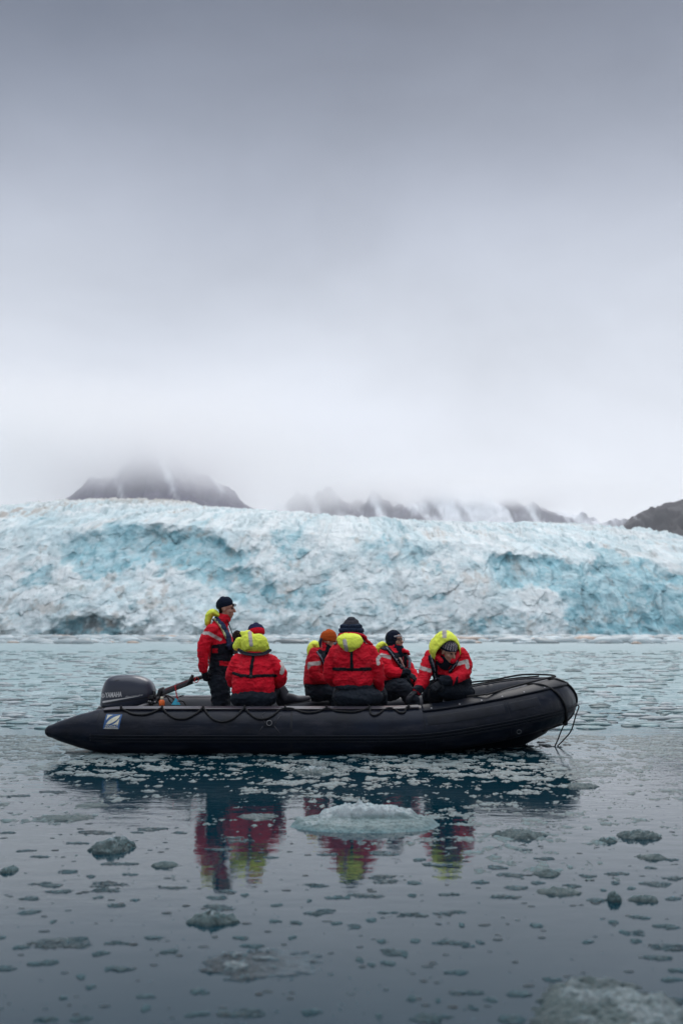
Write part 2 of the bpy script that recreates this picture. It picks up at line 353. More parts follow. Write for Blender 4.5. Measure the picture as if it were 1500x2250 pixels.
def dome_fn(hgt, dry=.5, seedoff=0, flat=2.2, crag=.5, mott=0):
    def fn(X, Y, s):
        P = np.stack([X * 2.6 + s * 1.7, Y * 2.6 * max(.45, fn.asp) + s * 2.3], -1)
        f = .8 - (np.abs(X) ** flat + np.abs(Y) ** flat) + .65 * fbm(P, 6, .62)
        rid = fbm(P * 1.6, 4, .55, ridged=True)
        h = np.where(f > 0, hgt * np.abs(f) ** .7 * (.35 + crag * np.clip(rid + .5, 0, 2)) + hgt * .12 * fbm(P * 5, 4, .6) * sst(0, .3, f), f * .03)
        t = sst(hgt * (1.15 - dry), hgt * (1.6 - dry), h + hgt * .4 * fbm(P * 3, 3))[..., None]; q = sst(0, hgt * .5, h)[..., None]
        if mott: t = sst(-.12, .22, fbm(P * 1.0 + 4, 4, .5) + .3 * X + .02)[..., None] * q * .52; h = h * (.7 + .5 * t[..., 0])
        return h, (WET * .45 * (1 - q) + MIDI * .5 * q) * (1 - t) + DRY * .8 * t
    return fn
def under_fn(X, Y, s):
    """wide barely awash slab with a few bright lumps"""
    P = np.stack([X * 2.6 + s, Y * 3.0 + s * 2], -1)
    f = .85 - (np.abs(X) ** 2 + np.abs(Y) ** 2) + .9 * fbm(P, 6, .68)
    l = sst(.42, .62, fbm(P * 2.2 + 5, 4, .6) + .45 * np.exp(-((X + .35) / .45) ** 2 - ((Y + .2) / .5) ** 2)) * sst(.1, .4, f)
    h = np.where(f > 0, .003 + .004 * np.clip(f, 0, 1) + .014 * l + .003 * fbm(P * 5, 4), f * .02)
    t = l[..., None]; v = sst(-.3, .5, fbm(P * 2 + 3, 4))[..., None]
    v = np.clip(v * .5 + .7 * sst(-.2, .5, X)[..., None], 0, 1); return h, (np.array((.010, .022, .030)) * (1 - v) + np.array((.055, .085, .105)) * v) * (1 - t) + DRY * .55 * t
floes = [  # px, py(waterline centre), width px, depth px, fn, res, label
    (803, 1812, 325, 36, main_floe, 420, 'largest floe, long pale slab with a white crusty crest in front of the boat'),
    (688, 1696, 98, 12, dome_fn(.05, .7), 140, 'pale pointed oval floe floating on the dark reflection just below the middle of the boat'),
    (247, 1864, 104, 28, dome_fn(.07, .45), 160, 'craggy grey floe with a glassy white tip floating alone at left of the reflections'),
    (145, 1798, 136, 15, dome_fn(.03, .15), 160, 'long low grey floe near the left edge below the stern tip'),
    (202, 1770, 74, 10, dome_fn(.02, .1), 120, 'small thin grey floe touching the reflection of the outboard motor'),
    (362, 1902, 62, 12, dome_fn(.025, .15), 120, 'small smooth oval grey floe left of the standing driver reflection'),
    (470, 2026, 120, 20, dome_fn(.05, .5), 160, 'slanting glassy floe in open water below the standing driver reflection'),
    (572, 2118, 270, 66, under_fn, 260, 'broad blurred slab of half sunken ice with white lumps near the bottom centre'),
    (1345, 2235, 370, 190, dome_fn(.08, .85, crag=.35, mott=1), 320, 'big blurred white and dark ice chunk at the bottom right corner'),
    (1140, 1836, 118, 18, dome_fn(.045, .3), 160, 'jagged floe with a central spike floating right of the boat reflection'),
    (1400, 1838, 104, 16, dome_fn(.045, .3), 150, 'wide rounded floe with a frosted top near the right edge'),
    (1275, 1728, 76, 10, dome_fn(.03, .25), 120, 'pale flat floe just beyond the reflection of the bow'),
    (1333, 1849, 45, 8, dome_fn(.03, .1), 100, 'small twin lump of ice left of the wide rounded floe'),
    (1201, 1921, 62, 14, dome_fn(.025, .1), 110, 'dark oval floe with a crisp rim in open water at right'),
    (1228, 1960, 105, 17, dome_fn(.025, .1), 140, 'long smooth dark floe lying above a small triangular piece'),
    (1348, 1979, 32, 12, dome_fn(.05, .1), 90, 'small dark triangular shard of ice right of the long smooth floe'),
    (1414, 1978, 74, 12, dome_fn(.03, .1), 110, 'dark low floe with a bumpy back at right of the triangular shard'),
    (1432, 1885, 72, 12, dome_fn(.025, .15), 110, 'flat grey floe under the wide rounded floe by the right edge'),
    (845, 1672, 0, 0, None, 0, ''),
    (565, 1795, 95, 12, dome_fn(.02, .3), 120, 'pale thin floe over the red reflection of the seated back'),
    (20, 1914, 40, 14, dome_fn(.03, .1), 90, 'dark lump of ice cut by the left edge'),
    (358, 1647, 28, 5, dome_fn(.05, .3), 80, 'rounded clear lump of ice touching the tube below the stern'),
]
for k, (px, py, w, d, fn, n, lab) in enumerate(floes):
    if fn is None: continue
    c = on_water(px, py); a = on_water(px - w / 2, py); b = on_water(px + w / 2, py)
    y0 = on_water(px, py + d / 2).y; y1 = on_water(px, py - d / 2).y
    rx = (b.x - a.x) / 2; ry = max((y1 - y0) / 2, rx * .3)
    V, F, col = floe_field(c.x, c.y, rx, ry, k * 1.37 + 2, n, fn)
    me = mesh_np('ice_floe', V - np.array([c.x, c.y, 0]), F, col=col); o = obj('ice_floe', me, M['ice']); o.location = c
    tag(o, lab, 'ice floe')

# clumps of slush in the open foreground -----------------------------
clumps = [(18,1830,28),(300,1830,24),(56,1870,50),(92,1798,50),(32,1750,50),(165,1853,45),(92,1883,50),(118,1741,70),(245,1742,60),(210,1829,70),(330,1822,60),
 (100,1945,70),(133,1960,56),(66,1975,40),(150,1916,45),(235,1958,55),(265,1898,60),(200,1926,20),(285,1922,24),(238,1944,80),(375,1949,75),(218,1972,26),(255,1990,40),(300,1978,18),(65,2004,42),
 (117,2026,12),(5,2060,20),(130,2073,110),(48,2082,28),(165,2066,44),(262,2074,50),(340,2061,54),(370,2091,40),(220,2096,44),(15,2127,40),(80,2117,40),(110,2115,30),(257,2130,64),(180,2146,26),(196,2171,24),
 (440,2180,30),(324,2190,40),(140,2193,18),(320,2216,18),(430,2228,50),(95,2240,64),(190,2242,44),(530,2228,66),(680,2225,50),(483,1995,58),(530,2063,38),(640,2060,16),(553,2078,45),
 (606,1990,30),(700,1945,70),(735,1972,40),(690,2008,40),(652,2028,28),(605,2025,22),(715,2003,50),(740,2030,24),(450,2032,10),(478,1972,36),(537,1967,16),(680,1979,12),(500,1960,30),
 (845,1932,74),(910,1940,34),(760,1972,14),(802,1968,60),(990,1965,56),(905,1968,16),(852,2004,34),(896,2012,72),(816,2022,26),(775,2036,40),(984,2006,50),(836,2068,20),(912,2067,20),(990,2072,72),(1030,2080,30),(1056,2070,18),
 (860,2094,50),(892,2098,16),(790,2110,14),(813,2120,20),(853,2116,32),(1000,2137,44),(1015,2033,14),(1178,2034,24),(1294,2070,30),(1392,2068,32),(1460,2082,80),(1445,2104,50),(1405,2016,44),(1373,2049,22),(1405,2051,30),
 (1345,2026,20),(1465,2036,50),(1485,2133,30),(1475,2152,50),(1215,2152,44),(1026,2182,66),(1136,2184,56),(1075,2197,20),(1030,2216,34),(958,2197,18),(900,2195,24),(830,2236,20),(950,2238,74),(1125,2240,44),(1480,2200,60),
 (1050,1938,40),(1120,1924,44),(1128,1950,50),(1085,1907,40),(1057,1938,30),(1110,1972,62),(1177,1940,26),(1315,1980,38),(1325,1956,14),(1385,1952,22),(1440,1942,50),(1478,1974,34),(1290,1925,30),(1355,1921,40),(1195,1887,50),
 (1150,1867,26),(1430,1908,24),(1470,1930,40),(1255,1947,30),(1350,1940,24),(1475,1890,40),(720,1878,34),(840,1876,60),(960,1900,60),(920,1890,40),(595,1885,36),(520,1845,60),(480,1866,50),(395,1830,30)]
def clump_label(px, py):
    side = 'left' if px < 500 else ('middle' if px < 1000 else 'right')
    return side
for k, (px, py, w) in enumerate(clumps):
    c = on_water(px, py); s = FPX / c.y; rx = w / 2 / s * random.uniform(.8, 1.2); ry = max(rx * random.uniform(.42, .85), .028)
    V, F, col = floe_field(c.x, c.y, rx * 1.2, ry * 1.2, k * 2.13 + 40, int(max(56, min(170, w * 2.6))), clump_fn(.008, random.uniform(.65, 1.0), random.uniform(5, 9)))
    if len(F) < 4: continue
    me = mesh_np('slush_clump', V - np.array([c.x, c.y, 0]), F, col=col); o = obj('slush_clump', me, M['slush']); o.location = c
    size = 'tiny' if w < 27 else ('medium' if w < 52 else 'broad')
    xa = 'near the left edge' if px < 170 else 'in the left part' if px < 430 else 'left of centre' if px < 660 else 'in the middle' if px < 880 else 'right of centre' if px < 1100 else 'in the right part' if px < 1330 else 'near the right edge'
    ya = 'level with the reflections of the people' if py < 1925 else 'just below the reflections of the people' if py < 2010 else 'in the open foreground water' if py < 2125 else 'along the bottom of the picture'
    tag(o, '%s ragged dark slush patch %s, %s' % (size, xa, ya), 'slush', group='ragged slush patches on the open water')

# uncountable brash around and beyond the boat -----------------------
def brash():
    step = .013
    xs = np.arange(-4.6, 4.6, step); ys = np.arange(5.6, 13.2, step * 1.2)
    X, Y = np.meshgrid(xs, ys); P = np.stack([X, Y], -1)
    f = fbm(P * 7.5, 6, .78) * 1.3 + .40 * fbm(P * .8 + 31, 3)
    # density by distance; open water near, crowded by the boat and at right
    py = CAMH * FPX / Y
    dens = np.interp(Y, [5.6, 6.6, 7.5, 8.5, 9.5, 11, 13.2], [.50, .44, .39, .36, .33, .29, .22])
    dens = dens - .13 * sst(.7, 2.2, X) * sst(5.8, 7.5, Y) - .04 * sst(-2.0, -3.2, X) * sst(8, 9.5, Y)
    dens = dens + .10 * sst(.2, -2.5, X) * sst(9, 7, Y)
    g = f - dens
    h = np.clip(g, -.06, .35) * .035 + .003 * fbm(P * 40, 3) * (g > 0)
    vis = np.abs(X) < Y * .36 + .15
    h = np.where(vis, h, -.01)
    V = np.stack([X, Y, h], -1).reshape(-1, 3); F = gridF(len(ys), len(xs))
    V, F, u = keep_above(V, F, -.0015)
    gg = g.reshape(-1)[u]; n = fbm(V[:, :2] * 9, 3)
    t = sst(.02, .22, gg + .12 * n)[:, None]
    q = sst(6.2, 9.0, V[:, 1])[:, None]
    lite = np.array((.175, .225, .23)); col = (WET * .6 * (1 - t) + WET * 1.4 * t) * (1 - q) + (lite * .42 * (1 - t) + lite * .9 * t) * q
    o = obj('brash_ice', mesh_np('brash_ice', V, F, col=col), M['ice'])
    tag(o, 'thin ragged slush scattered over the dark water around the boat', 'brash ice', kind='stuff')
brash()
def far_brash():
    """loose lumps: pale bits beyond the boat and the white rubble line under the glacier"""
    Vs, Fs, Cs = [], [], []; off = 0; rs = np.random.RandomState(11)
    ico = bmesh.new(); bmesh.ops.create_icosphere(ico, subdivisions=2, radius=1)
    B = np.array([v.co[:] for v in ico.verts]); T = np.array([[v.index for v in f.verts] for f in ico.faces]); ico.free()
    def add(x, y, sx, sy, sz, c):
        nonlocal off
        d = 1 + .35 * fbm(B * 1.6 + rs.rand(3) * 90, 3)[:, None]
        Vs.append(B * d * (sx, sy, sz) + (x, y, sz * .1)); Fs.append(T + off); Cs.append(np.tile(c, (len(B), 1)) * (1 + .2 * rs.randn())); off += len(B)
    for i in range(3200):
        y = 14 * (70 / 14) ** rs.rand(); x = rs.uniform(-.37, .37) * y; s = (.02 + .07 * rs.rand() ** 3) * (1 + y / 24)
        add(x, y, s * rs.uniform(1, 1.9), s, s * .25, (DRY * .8 if rs.rand() < .5 else MIDI * 1.2))
    for i in range(700):
        y = 3.3 * (8.5 / 3.3) ** rs.rand(); x = rs.uniform(-.37, .37) * y; s = .004 + .011 * rs.rand() ** 2
        add(x, y, s * rs.uniform(1, 2), s, s * .3, np.array((.022, .038, .045)))
    for i in range(1500):
        y = 260 - 150 * rs.rand() ** 1.9; x = rs.uniform(-.37, .37) * y; s = (.3 + 1.2 * rs.rand() ** 3)
        c = np.array((.38, .44, .455)) if rs.rand() < .93 else np.array((.42, .33, .27))
        add(x, y, s * rs.uniform(1, 2.2), s, s * .5, c)
    o = obj('brash_ice', mesh_np('brash_ice', np.concatenate(Vs), np.concatenate(Fs), col=np.clip(np.concatenate(Cs), 0, .85)), M['ice'])
    tag(o, 'pale loose ice bits covering the sea from the boat to the glacier foot', 'brash ice', kind='stuff')
far_brash()

# ================================================================== GLACIER
def build_glacier():
    nu, nv = 1100, 520
    u = np.linspace(-135, 135, nu); v = np.linspace(0, 1, nv)
    U, Vv = np.meshgrid(u, v)
    px = 750 + U * 8.1
    top = np.interp(px, [-400, 0, 40, 75, 150, 400, 560, 800, 1100, 1370, 1900], [1096, 1102, 1110, 1119, 1119, 1126, 1132, 1138, 1147, 1150, 1150])   # skyline
    lip = np.interp(px, [-400, 0, 120, 200, 330, 480, 600, 800, 1000, 1110, 1200, 1300, 1500, 1900], [1165, 1160, 1160, 1158, 1150, 1165, 1175, 1185, 1190, 1200, 1215, 1228, 1240, 1240])
    # face: v 0..0.68, plateau behind: .68..1
    k = np.clip(Vv / .68, 0, 1); q = np.clip((Vv - .68) / .32, 0, 1)
    yf = 262 + 30 * k ** 1.2 - 3 * np.sin(k * math.pi)
    zl = (1388 - lip) / FPX * 292 + CAMH
    zf = zl * k
    yb = 292 + 316 * q ** 1.6; zt = (1388 - top) / FPX * 608 + CAMH
    zb = zl + (zt - zl) * q ** 1.35
    Y = np.where(Vv < .68, yf, yb); Z = np.where(Vv < .68, zf, zb)
    py = 1388 - (Z - CAMH) * FPX / Y
    P2 = np.stack([px / 100, py / 100], -1)
    wx = 70 * fbm(P2 * .8, 5, .55); wy = 55 * fbm(P2 * 1.0 + 50, 5, .55)
    X2 = px + wx; Y2 = py + wy
    def blob(cx, cy, rx, ry, p=2): return np.clip(1.25 - (np.abs((X2 - cx) / rx) ** p + np.abs((Y2 - cy) / ry) ** p), 0, 1)
    bl = np.maximum.reduce([blob(280, 1198, 190, 46), blob(440, 1215, 120, 40), blob(160, 1215, 70, 45), blob(500, 1270, 70, 40) * .7, blob(600, 1310, 130, 50) * .4, blob(60, 1270, 70, 60) * .3, blob(640, 1215, 60, 40) * .4])
    br = np.maximum.reduce([blob(1200, 1250, 105, 45), blob(1330, 1320, 130, 75, 3) * .85, blob(1440, 1310, 120, 90, 3) * .95, blob(1280, 1375, 90, 30) * .7, blob(950, 1215, 60, 25) * .35, blob(1080, 1360, 80, 40) * .3, blob(820, 1240, 40, 50) * .35])
    blue = np.maximum(bl, br)
    # real shape
    S = np.stack([U / 9, Y / 22, Z / 9], -1)
    big = fbm(S * .45, 3); mid = fbm(S * .9 + 9, 4, .5, ridged=True); fine = fbm(S * 3 + 3, 4, .55)
    col_ = fbm(np.stack([U / 3.2 + 1.0 * fbm(S, 2), Z / 26, Y * 0], -1), 4, .55, ridged=True)   # vertical columns
    blocks = np.round(fbm(S * 1.0 + 20, 3) * 5) / 5                                            # fractured steps
    right = sst(1050, 1250, px)
    inface = sst(1.0, .7, Vv) * sst(0, .03, Vv)
    Wc = np.stack([px / 85 + .35 * fbm(P2 * 1.2 + 3, 2), py / 60 + .3 * px / 85 + .35 * fbm(P2 * 1.2 + 8, 2)], -1)
    a1, a2, ar, ao = worley(Wc, 3); b1_, b2_, br_, bo = worley(Wc * 2.7 + .3 * fbm(P2 * 3, 2)[..., None], 5); c1, c2, cr_, co_ = worley(Wc * 6.5, 9)
    facet = 5.0 * (br_[..., 0] + (br_[..., 1] * bo[..., 0] + br_[..., 2] * bo[..., 1]) * 1.8) + 2.0 * (cr_[..., 0] + cr_[..., 1] * co_[..., 0] * 2)
    gap = 1.6 * sst(.12, 0, b2_ - b1_) + 2.0 * sst(.06, 0, a2 - a1)
    dy = .88 * (facet * .13 + gap * .02 -5 * big - .9 * mid - 1.1 * fine + 5.5 * blue - 2.6 * col_ * (right * (.2 + blue) + .65))
    dz = .6 * fine + .12 * facet
    # rubble apron under the left scar
    apron = np.clip(1 - ((px - 330) / 230) ** 2, 0, 1) * sst(1260, 1400, py)
    dy -= 9 * apron * (1 + .3 * fine)
    cave = np.clip(1.15 - (((X2 - 245) / 120) ** 2 + ((Y2 - 1388) / 42) ** 2), 0, 1)
    dy += 3.5 * cave
    for _ in range(2):
        dy[1:-1, 1:-1] = (dy[1:-1, 1:-1] * 2 + dy[:-2, 1:-1] + dy[2:, 1:-1] + dy[1:-1, :-2] + dy[1:-1, 2:]) / 6
    Y3 = Y + dy * .85 * (1 - .7 * sst(.60, .76, Vv)) * (1 - q * .9);
    amp_b = q * (1 - .6 * q)
    Z3 = Z + dz * (.5 * sst(0, .2, k) + .9 * amp_b)
    crev = fbm(np.stack([U / 14, Y / 9, Y * 0], -1), 4, .55, ridged=True)
    Z3 += np.where(q > 0, (3.2 * (crev - .35) * np.sin(np.clip(q * 3.1, 0, math.pi)) + 1.6 * (crev - .3) * q) * .8, 0)
    Z3[0] = -1.5
    V = np.stack([U, Y3, Z3], -1)
    # colours of the ice itself
    snow = np.array((.585, .635, .64)); pale = np.array((.45, .58, .61)); deep = np.array((.12, .31, .37)); tur = np.array((.22, .44, .50)); dirt = np.array((.33, .28, .235)); rock = np.array((.06, .085, .095)); grey = np.array((.40, .47, .46))
    n1 = fbm(P2 * 2.2 + 7, 5, .6); n2 = fbm(P2 * 6 + 2, 5, .6); n3 = fbm(np.stack([px / 60 + py / 45, py / 22 - px / 90], -1), 5, .6)
    c = snow + 0 * V
    def mixc(c, d, t): t = np.clip(t, 0, 1)[..., None]; return c * (1 - t) + d * t
    c = mixc(c, pale, sst(-.15, .45, fbm(P2 * 1.1 + 33, 5, .6) + .5 * n3) * .85)
    c = mixc(c, grey, sst(.1, .5, n3 - .3 * n1) * .45 * sst(1180, 1300, py) * sst(1250, 900, px + 100 * n1))
    b = sst(.10, .55, blue + .30 * n2 + .25 * n3 + .16 * br_[..., 1] + .14 * ar[..., 1])
    c = mixc(c, mixc(tur + 0 * V, deep, sst(-.2, .5, n2 + n3)), b * .95)
    c = mixc(c, snow * .98, sst(.15, .5, -n3 + .5 * n2) * .3 * (b > 0)); c = mixc(c, pale, sst(-.1, .8, br_[..., 2]) * .4); c = c * (1 + .07 * cr_[..., 2] + .08 * br_[..., 0] + .06 * ar[..., 0])[..., None]
    n4 = fbm(np.stack([px / 16, py / 13 + px / 60], -1), 4, .6); c = mixc(c, pale * .82, sst(.05, .5, n4) * .55 * (1 - .7 * b)); c = mixc(c, snow * 1.1, sst(.08, .5, -n4 + .4 * n1) * .6 * (1 - .6 * b))
    c = mixc(c, snow * 1.08, sst(.0, .5, apron + .6 * n2 - .3) * .7 * (1 - b))
    c = mixc(c, mixc(rock + 0 * V, deep * .7, sst(-.2, .3, n1)), sst(.2, .9, cave + .9 * n2 + .2 * n3) * .92)
    dd = sst(.22, .55, fbm(P2 * 3.3 + 70, 5, .68)) * (.48 + .3 * sst(1230, 1100, py))
    dd = np.maximum(dd, sst(100, 30, px) * sst(1112, 1100, py) * .8 * sst(-.4, .3, n2))
    c = mixc(c, dirt, dd)
    m = mat('glacier_ice', attr=True, rough=.6, bump=.6, bscale=.6, var=.08, vscale=.4)
    for n in m.node_tree.nodes:
        if n.bl_idname == 'ShaderNodeBump': n.inputs['Distance'].default_value = 1.0
    me = mesh_np('glacier', V.reshape(-1, 3), gridF(nv, nu), smooth=False, col=c.reshape(-1, 3))
    o = obj('glacier', me, m); tag(o, 'long broken glacier front with turquoise scars rising from the sea behind the boat', 'glacier', kind='structure')
build_glacier()

# ================================================================== MOUNTAINS
def mountain(name, Yd, sky, base_px, snowy, seed, label, depth, c_rock, rough_amp):
    """sky: [(px,py)] ridge line at distance Yd, built as a real massif with depth"""
    xs = [at(p[0], p[1], Yd).x for p in sky]; zs = [at(p[0], p[1], Yd).z for p in sky]
    n, m = 340, 120
    x = np.linspace(xs[0], xs[-1], n); hz = np.interp(x, xs, zs)
    v = np.linspace(-1, 1, m)
    X, Vv = np.meshgrid(x, v); H = np.broadcast_to(hz, X.shape)
    Y = Yd + Vv * depth
    s = depth
    P = np.stack([X / s * 1.6 + seed, Y / s * 1.6, 0 * X], -1)
    rid = fbm(P * 1.6, 5, .55, ridged=True)
    Z = H * (1 - np.abs(Vv) ** 1.15) * (1 + rough_amp * rid * np.abs(Vv) * (1 - np.abs(Vv)) * 4) + H * rough_amp * .18 * fbm(P * 7, 4) - 3
    n2 = fbm(np.stack([X / s * 6 + seed, Z / s * 3.0, Y / s * 2], -1), 5, .6)
    gul = fbm(np.stack([X / s * 7 + seed + Z / s * 3, Y * 0, Z / s * 1.0], -1), 4, .5, ridged=True)
    t = sst(.15, .55, gul + .5 * n2 + snowy)[..., None]
    c = np.array(c_rock) * (1 + .35 * n2[..., None]) * (1 - t) + np.array((.75, .77, .80)) * t
    mm = mat('mountain_rock', attr=True, rough=.9, bump=.6, bscale=.02, var=.2, vscale=.02)
    o = obj(name, mesh_np(name, np.stack([X, Y, Z], -1).reshape(-1, 3), gridF(m, n), col=np.clip(c, 0, 1).reshape(-1, 3)), mm)
    tag(o, label, 'mountain', kind='structure')
mountain('mountain', 2600, [(20, 1190), (90, 1140), (165, 1098), (235, 1052), (275, 1046), (330, 1000), (385, 1000), (420, 1040), (465, 1058), (505, 1082), (552, 1118), (620, 1170)], 0, -.36, 3.1,
         'dark mountain with its summit lost in cloud behind the left of the glacier', 700, (.11, .10, .145), .35)
mountain('mountain', 4300, [(560, 1170), (600, 1128), (622, 1114), (640, 1126), (660, 1103), (690, 1120), (715, 1100), (745, 1112), (800, 1098), (850, 1080), (905, 1088), (960, 1078), (1010, 1095), (1060, 1105), (1110, 1128), (1180, 1122), (1250, 1140), (1320, 1150), (1400, 1180)], 0, -.10, 9.7,
         'faint snowy range fading into low cloud behind the middle of the glacier', 900, (.11, .10, .14), .5)
mountain('mountain', 1150, [(1330, 1180), (1362, 1158), (1410, 1128), (1421, 1121), (1440, 1124), (1470, 1110), (1500, 1099), (1560, 1080), (1700, 1060), (2000, 1040)], 0, -.75, 5.5,
         'near dark rocky hill rising at the right edge behind the glacier', 260, (.055, .052, .06), .4)

# ================================================================== HAZE AND CLOUD
def vol_box(name, lo, hi, build):
    bm = bmesh.new(); bmesh.ops.create_cube(bm, size=1)
    lo = Vector(lo); hi = Vector(hi); c = (lo + hi) / 2
    for v in bm.verts: v.co = Vector((v.co[i] * (hi - lo)[i] for i in range(3)))
    me = bpy.data.meshes.new(name); bm.to_mesh(me); bm.free()
    m = bpy.data.materials.new(name); m.use_nodes = True; t = m.node_tree; t.nodes.clear()
    o = N(t, 'ShaderNodeOutputMaterial'); p = N(t, 'ShaderNodeVolumePrincipled'); t.links.new(p.outputs[0], o.inputs['Volume']); build(t, p)
    ob = obj(name, me, m); ob.location = c; return ob
def hz(t, p):
    p.inputs['Color'].default_value = (.99, .995, 1, 1); p.inputs['Density'].default_value = .00009; p.inputs['Anisotropy'].default_value = .35
tag(vol_box('haze', (-3500, -1500, -2), (3500, 5600, 620), hz), kind='stuff')
def cloud(lo, hi, dens, seed, label):
    def b(t, p):
        L = t.links.new
        p.inputs['Color'].default_value = (.998, .999, 1, 1); p.inputs['Anisotropy'].default_value = .72
        tcn = N(t, 'ShaderNodeTexCoord'); g = N(t, 'ShaderNodeMapping'); L(tcn.outputs['Generated'], g.inputs[0])
        g.inputs['Location'].default_value = (-1, -1, -1); g.inputs['Scale'].default_value = (2, 2, 2)
        nz = N(t, 'ShaderNodeTexNoise', Scale=.0045, Detail=5.0, Roughness=.62); L(tcn.outputs['Object'], nz.inputs['Vector'])
        sp = N(t, 'ShaderNodeSeparateXYZ'); L(g.outputs[0], sp.inputs[0])
        def f_(src, a, b, k):
            ad = N(t, 'ShaderNodeMath', operation='MULTIPLY_ADD'); ad.inputs[1].default_value = k; L(nz.outputs[0], ad.inputs[0]); L(src, ad.inputs[2])
            m_ = N(t, 'ShaderNodeMapRange', interpolation_type='SMOOTHSTEP'); m_.inputs['From Min'].default_value = a; m_.inputs['From Max'].default_value = b; L(ad.outputs[0], m_.inputs[0]); return m_.outputs[0]
        def ab(src): q = N(t, 'ShaderNodeMath', operation='ABSOLUTE'); L(src, q.inputs[0]); return q.outputs[0]
        def mul(a, b, v=None):
            q = N(t, 'ShaderNodeMath', operation='MULTIPLY'); L(a, q.inputs[0])
            if v is None: L(b, q.inputs[1])
            else: q.inputs[1].default_value = v
            return q.outputs[0]
        lowf = f_(sp.outputs['Z'], -.15, .50, .9); topf = f_(sp.outputs['Z'], 1.05, .5, .5); xf = f_(ab(sp.outputs['X']), 1.1, .15, .5); yf = f_(ab(sp.outputs['Y']), 1.0, .6, .2)
        L(mul(mul(mul(lowf, topf), mul(xf, yf)), None, dens), p.inputs['Density'])
    o = vol_box('cloud', lo, hi, b); tag(o, label, 'cloud', kind='stuff')
cloud((-1400, 1650, 200), (200, 3450, 600), .0102, 1, 'low cloud hiding the summit of the left mountain')
cloud((-700, 3300, 440), (1700, 5400, 618), .0095, 2, 'low cloud resting on the snowy middle range')

# ================================================================== GEOMETRY TOOLS
def catmull(P, n=8):
    P = [np.array(p, float) for p in P]; Q = [2 * P[0] - P[1]] + P + [2 * P[-1] - P[-2]]; out_ = []
    for i in range(1, len(Q) - 2):
        for k in range(n):
            t = k / n; a, b, c, d = Q[i - 1], Q[i], Q[i + 1], Q[i + 2]
            out_.append(.5 * ((2 * b) + (-a + c) * t + (2 * a - 5 * b + 4 * c - d) * t * t + (-a + 3 * b - 3 * c + d) * t ** 3))
    out_.append(P[-1]); return np.array(out_)
def sweep(path, rad, n=12, cap=True, twist=0):
    """tube along a path; rad scalar or array"""
    P = np.asarray(path, float); m = len(P); r = np.broadcast_to(np.asarray(rad, float), (m,))
    T = np.gradient(P, axis=0); T /= np.linalg.norm(T, axis=1)[:, None] + 1e-9
    ref = np.array((0, 0, 1.)) if abs(T[0][2]) < .9 else np.array((0, 1., 0))
    S = []; s = np.cross(T[0], ref); s /= np.linalg.norm(s)
    for t in T:
        s = s - t * np.dot(s, t); s /= np.linalg.norm(s) + 1e-9; S.append(s)
    S = np.array(S); U = np.cross(S, T); a = np.linspace(0, 2 * math.pi, n, endpoint=False)
    V = P[:, None] + r[:, None, None] * (np.cos(a)[None, :, None] * S[:, None] + np.sin(a)[None, :, None] * U[:, None])
    F = gridF(m, n, wrap=True); V = V.reshape(-1, 3)
    F = [list(f) for f in F]
    if cap: F += [list(range(n))[::-1], list(range((m - 1) * n, m * n))]
    return V, F
def tube_obj(name, path, rad, mt, parent=None, n=10, sm=6):
    p = catmull(path, sm) if sm else path
    V, F = sweep(p, rad if np.isscalar(rad) else np.interp(np.linspace(0, 1, len(p)), np.linspace(0, 1, len(rad)), rad), n)
    return obj(name, mesh_np(name, V, F), mt, parent)
def merge(parts):
    Vs, Fs, o = [], [], 0
    for V, F in parts:
        Vs.append(np.asarray(V)); Fs += [[i + o for i in f] for f in F]; o += len(V)
    return np.concatenate(Vs), Fs
def box(c, s, rot=None):
    V = np.array([(x, y, z) for x in (-.5, .5) for y in (-.5, .5) for z in (-.5, .5)]) * s
    if rot is not None: V = V @ np.array(rot.to_3x3()).T
    return V + np.array(c), [[0, 1, 3, 2], [4, 6, 7, 5], [0, 4, 5, 1], [2, 3, 7, 6], [0, 2, 6, 4], [1, 5, 7, 3]]
def bevel(o, w=.01, seg=2):
    m = o.modifiers.new('bevel', 'BEVEL'); m.width = w; m.segments = seg; m.limit_method = 'ANGLE'; return o

# ================================================================== BOAT
boat = empty('inflatable_boat', (0, 12.27, 0), 'long black inflatable boat with raised bow floating low in the icy water, carrying six people', 'boat')
YC = 12.27
half = [(x * .984, y, z) for x, y, z in [(-3.36, 11.36, .235), (-3.28, 11.36, .235), (-3.0, 11.355, .238), (-2.72, 11.35, .24), (-2.4, 11.35, .24), (-1.2, 11.35, .238), (0, 11.35, .238), (.7, 11.35, .245), (1.1, 11.36, .275),
        (1.5, 11.40, .335), (1.85, 11.475, .395), (2.15, 11.61, .45), (2.38, 11.80, .49), (2.54, 12.02, .51), (2.60, 12.27, .518)]]
hr = [.035, .075, .175, .245, .266, .268, .268, .268, .268, .268, .268, .268, .266, .264, .262]
full = half + [(x, 2 * YC - y, z) for x, y, z in half[::-1][1:]]
fr = hr + hr[::-1][1:]
PC = catmull(full, 8); RC = np.interp(np.arange(len(PC)), np.arange(len(fr)) * 8, fr)
TC = np.gradient(PC, axis=0); TC /= np.linalg.norm(TC, axis=1)[:, None]
OUTC = np.cross(TC, (0, 0, 1.)); OUTC /= np.linalg.norm(OUTC, axis=1)[:, None]; UPC = np.cross(OUTC, TC)
NP_ = len(PC); MIDI_ = NP_ // 2
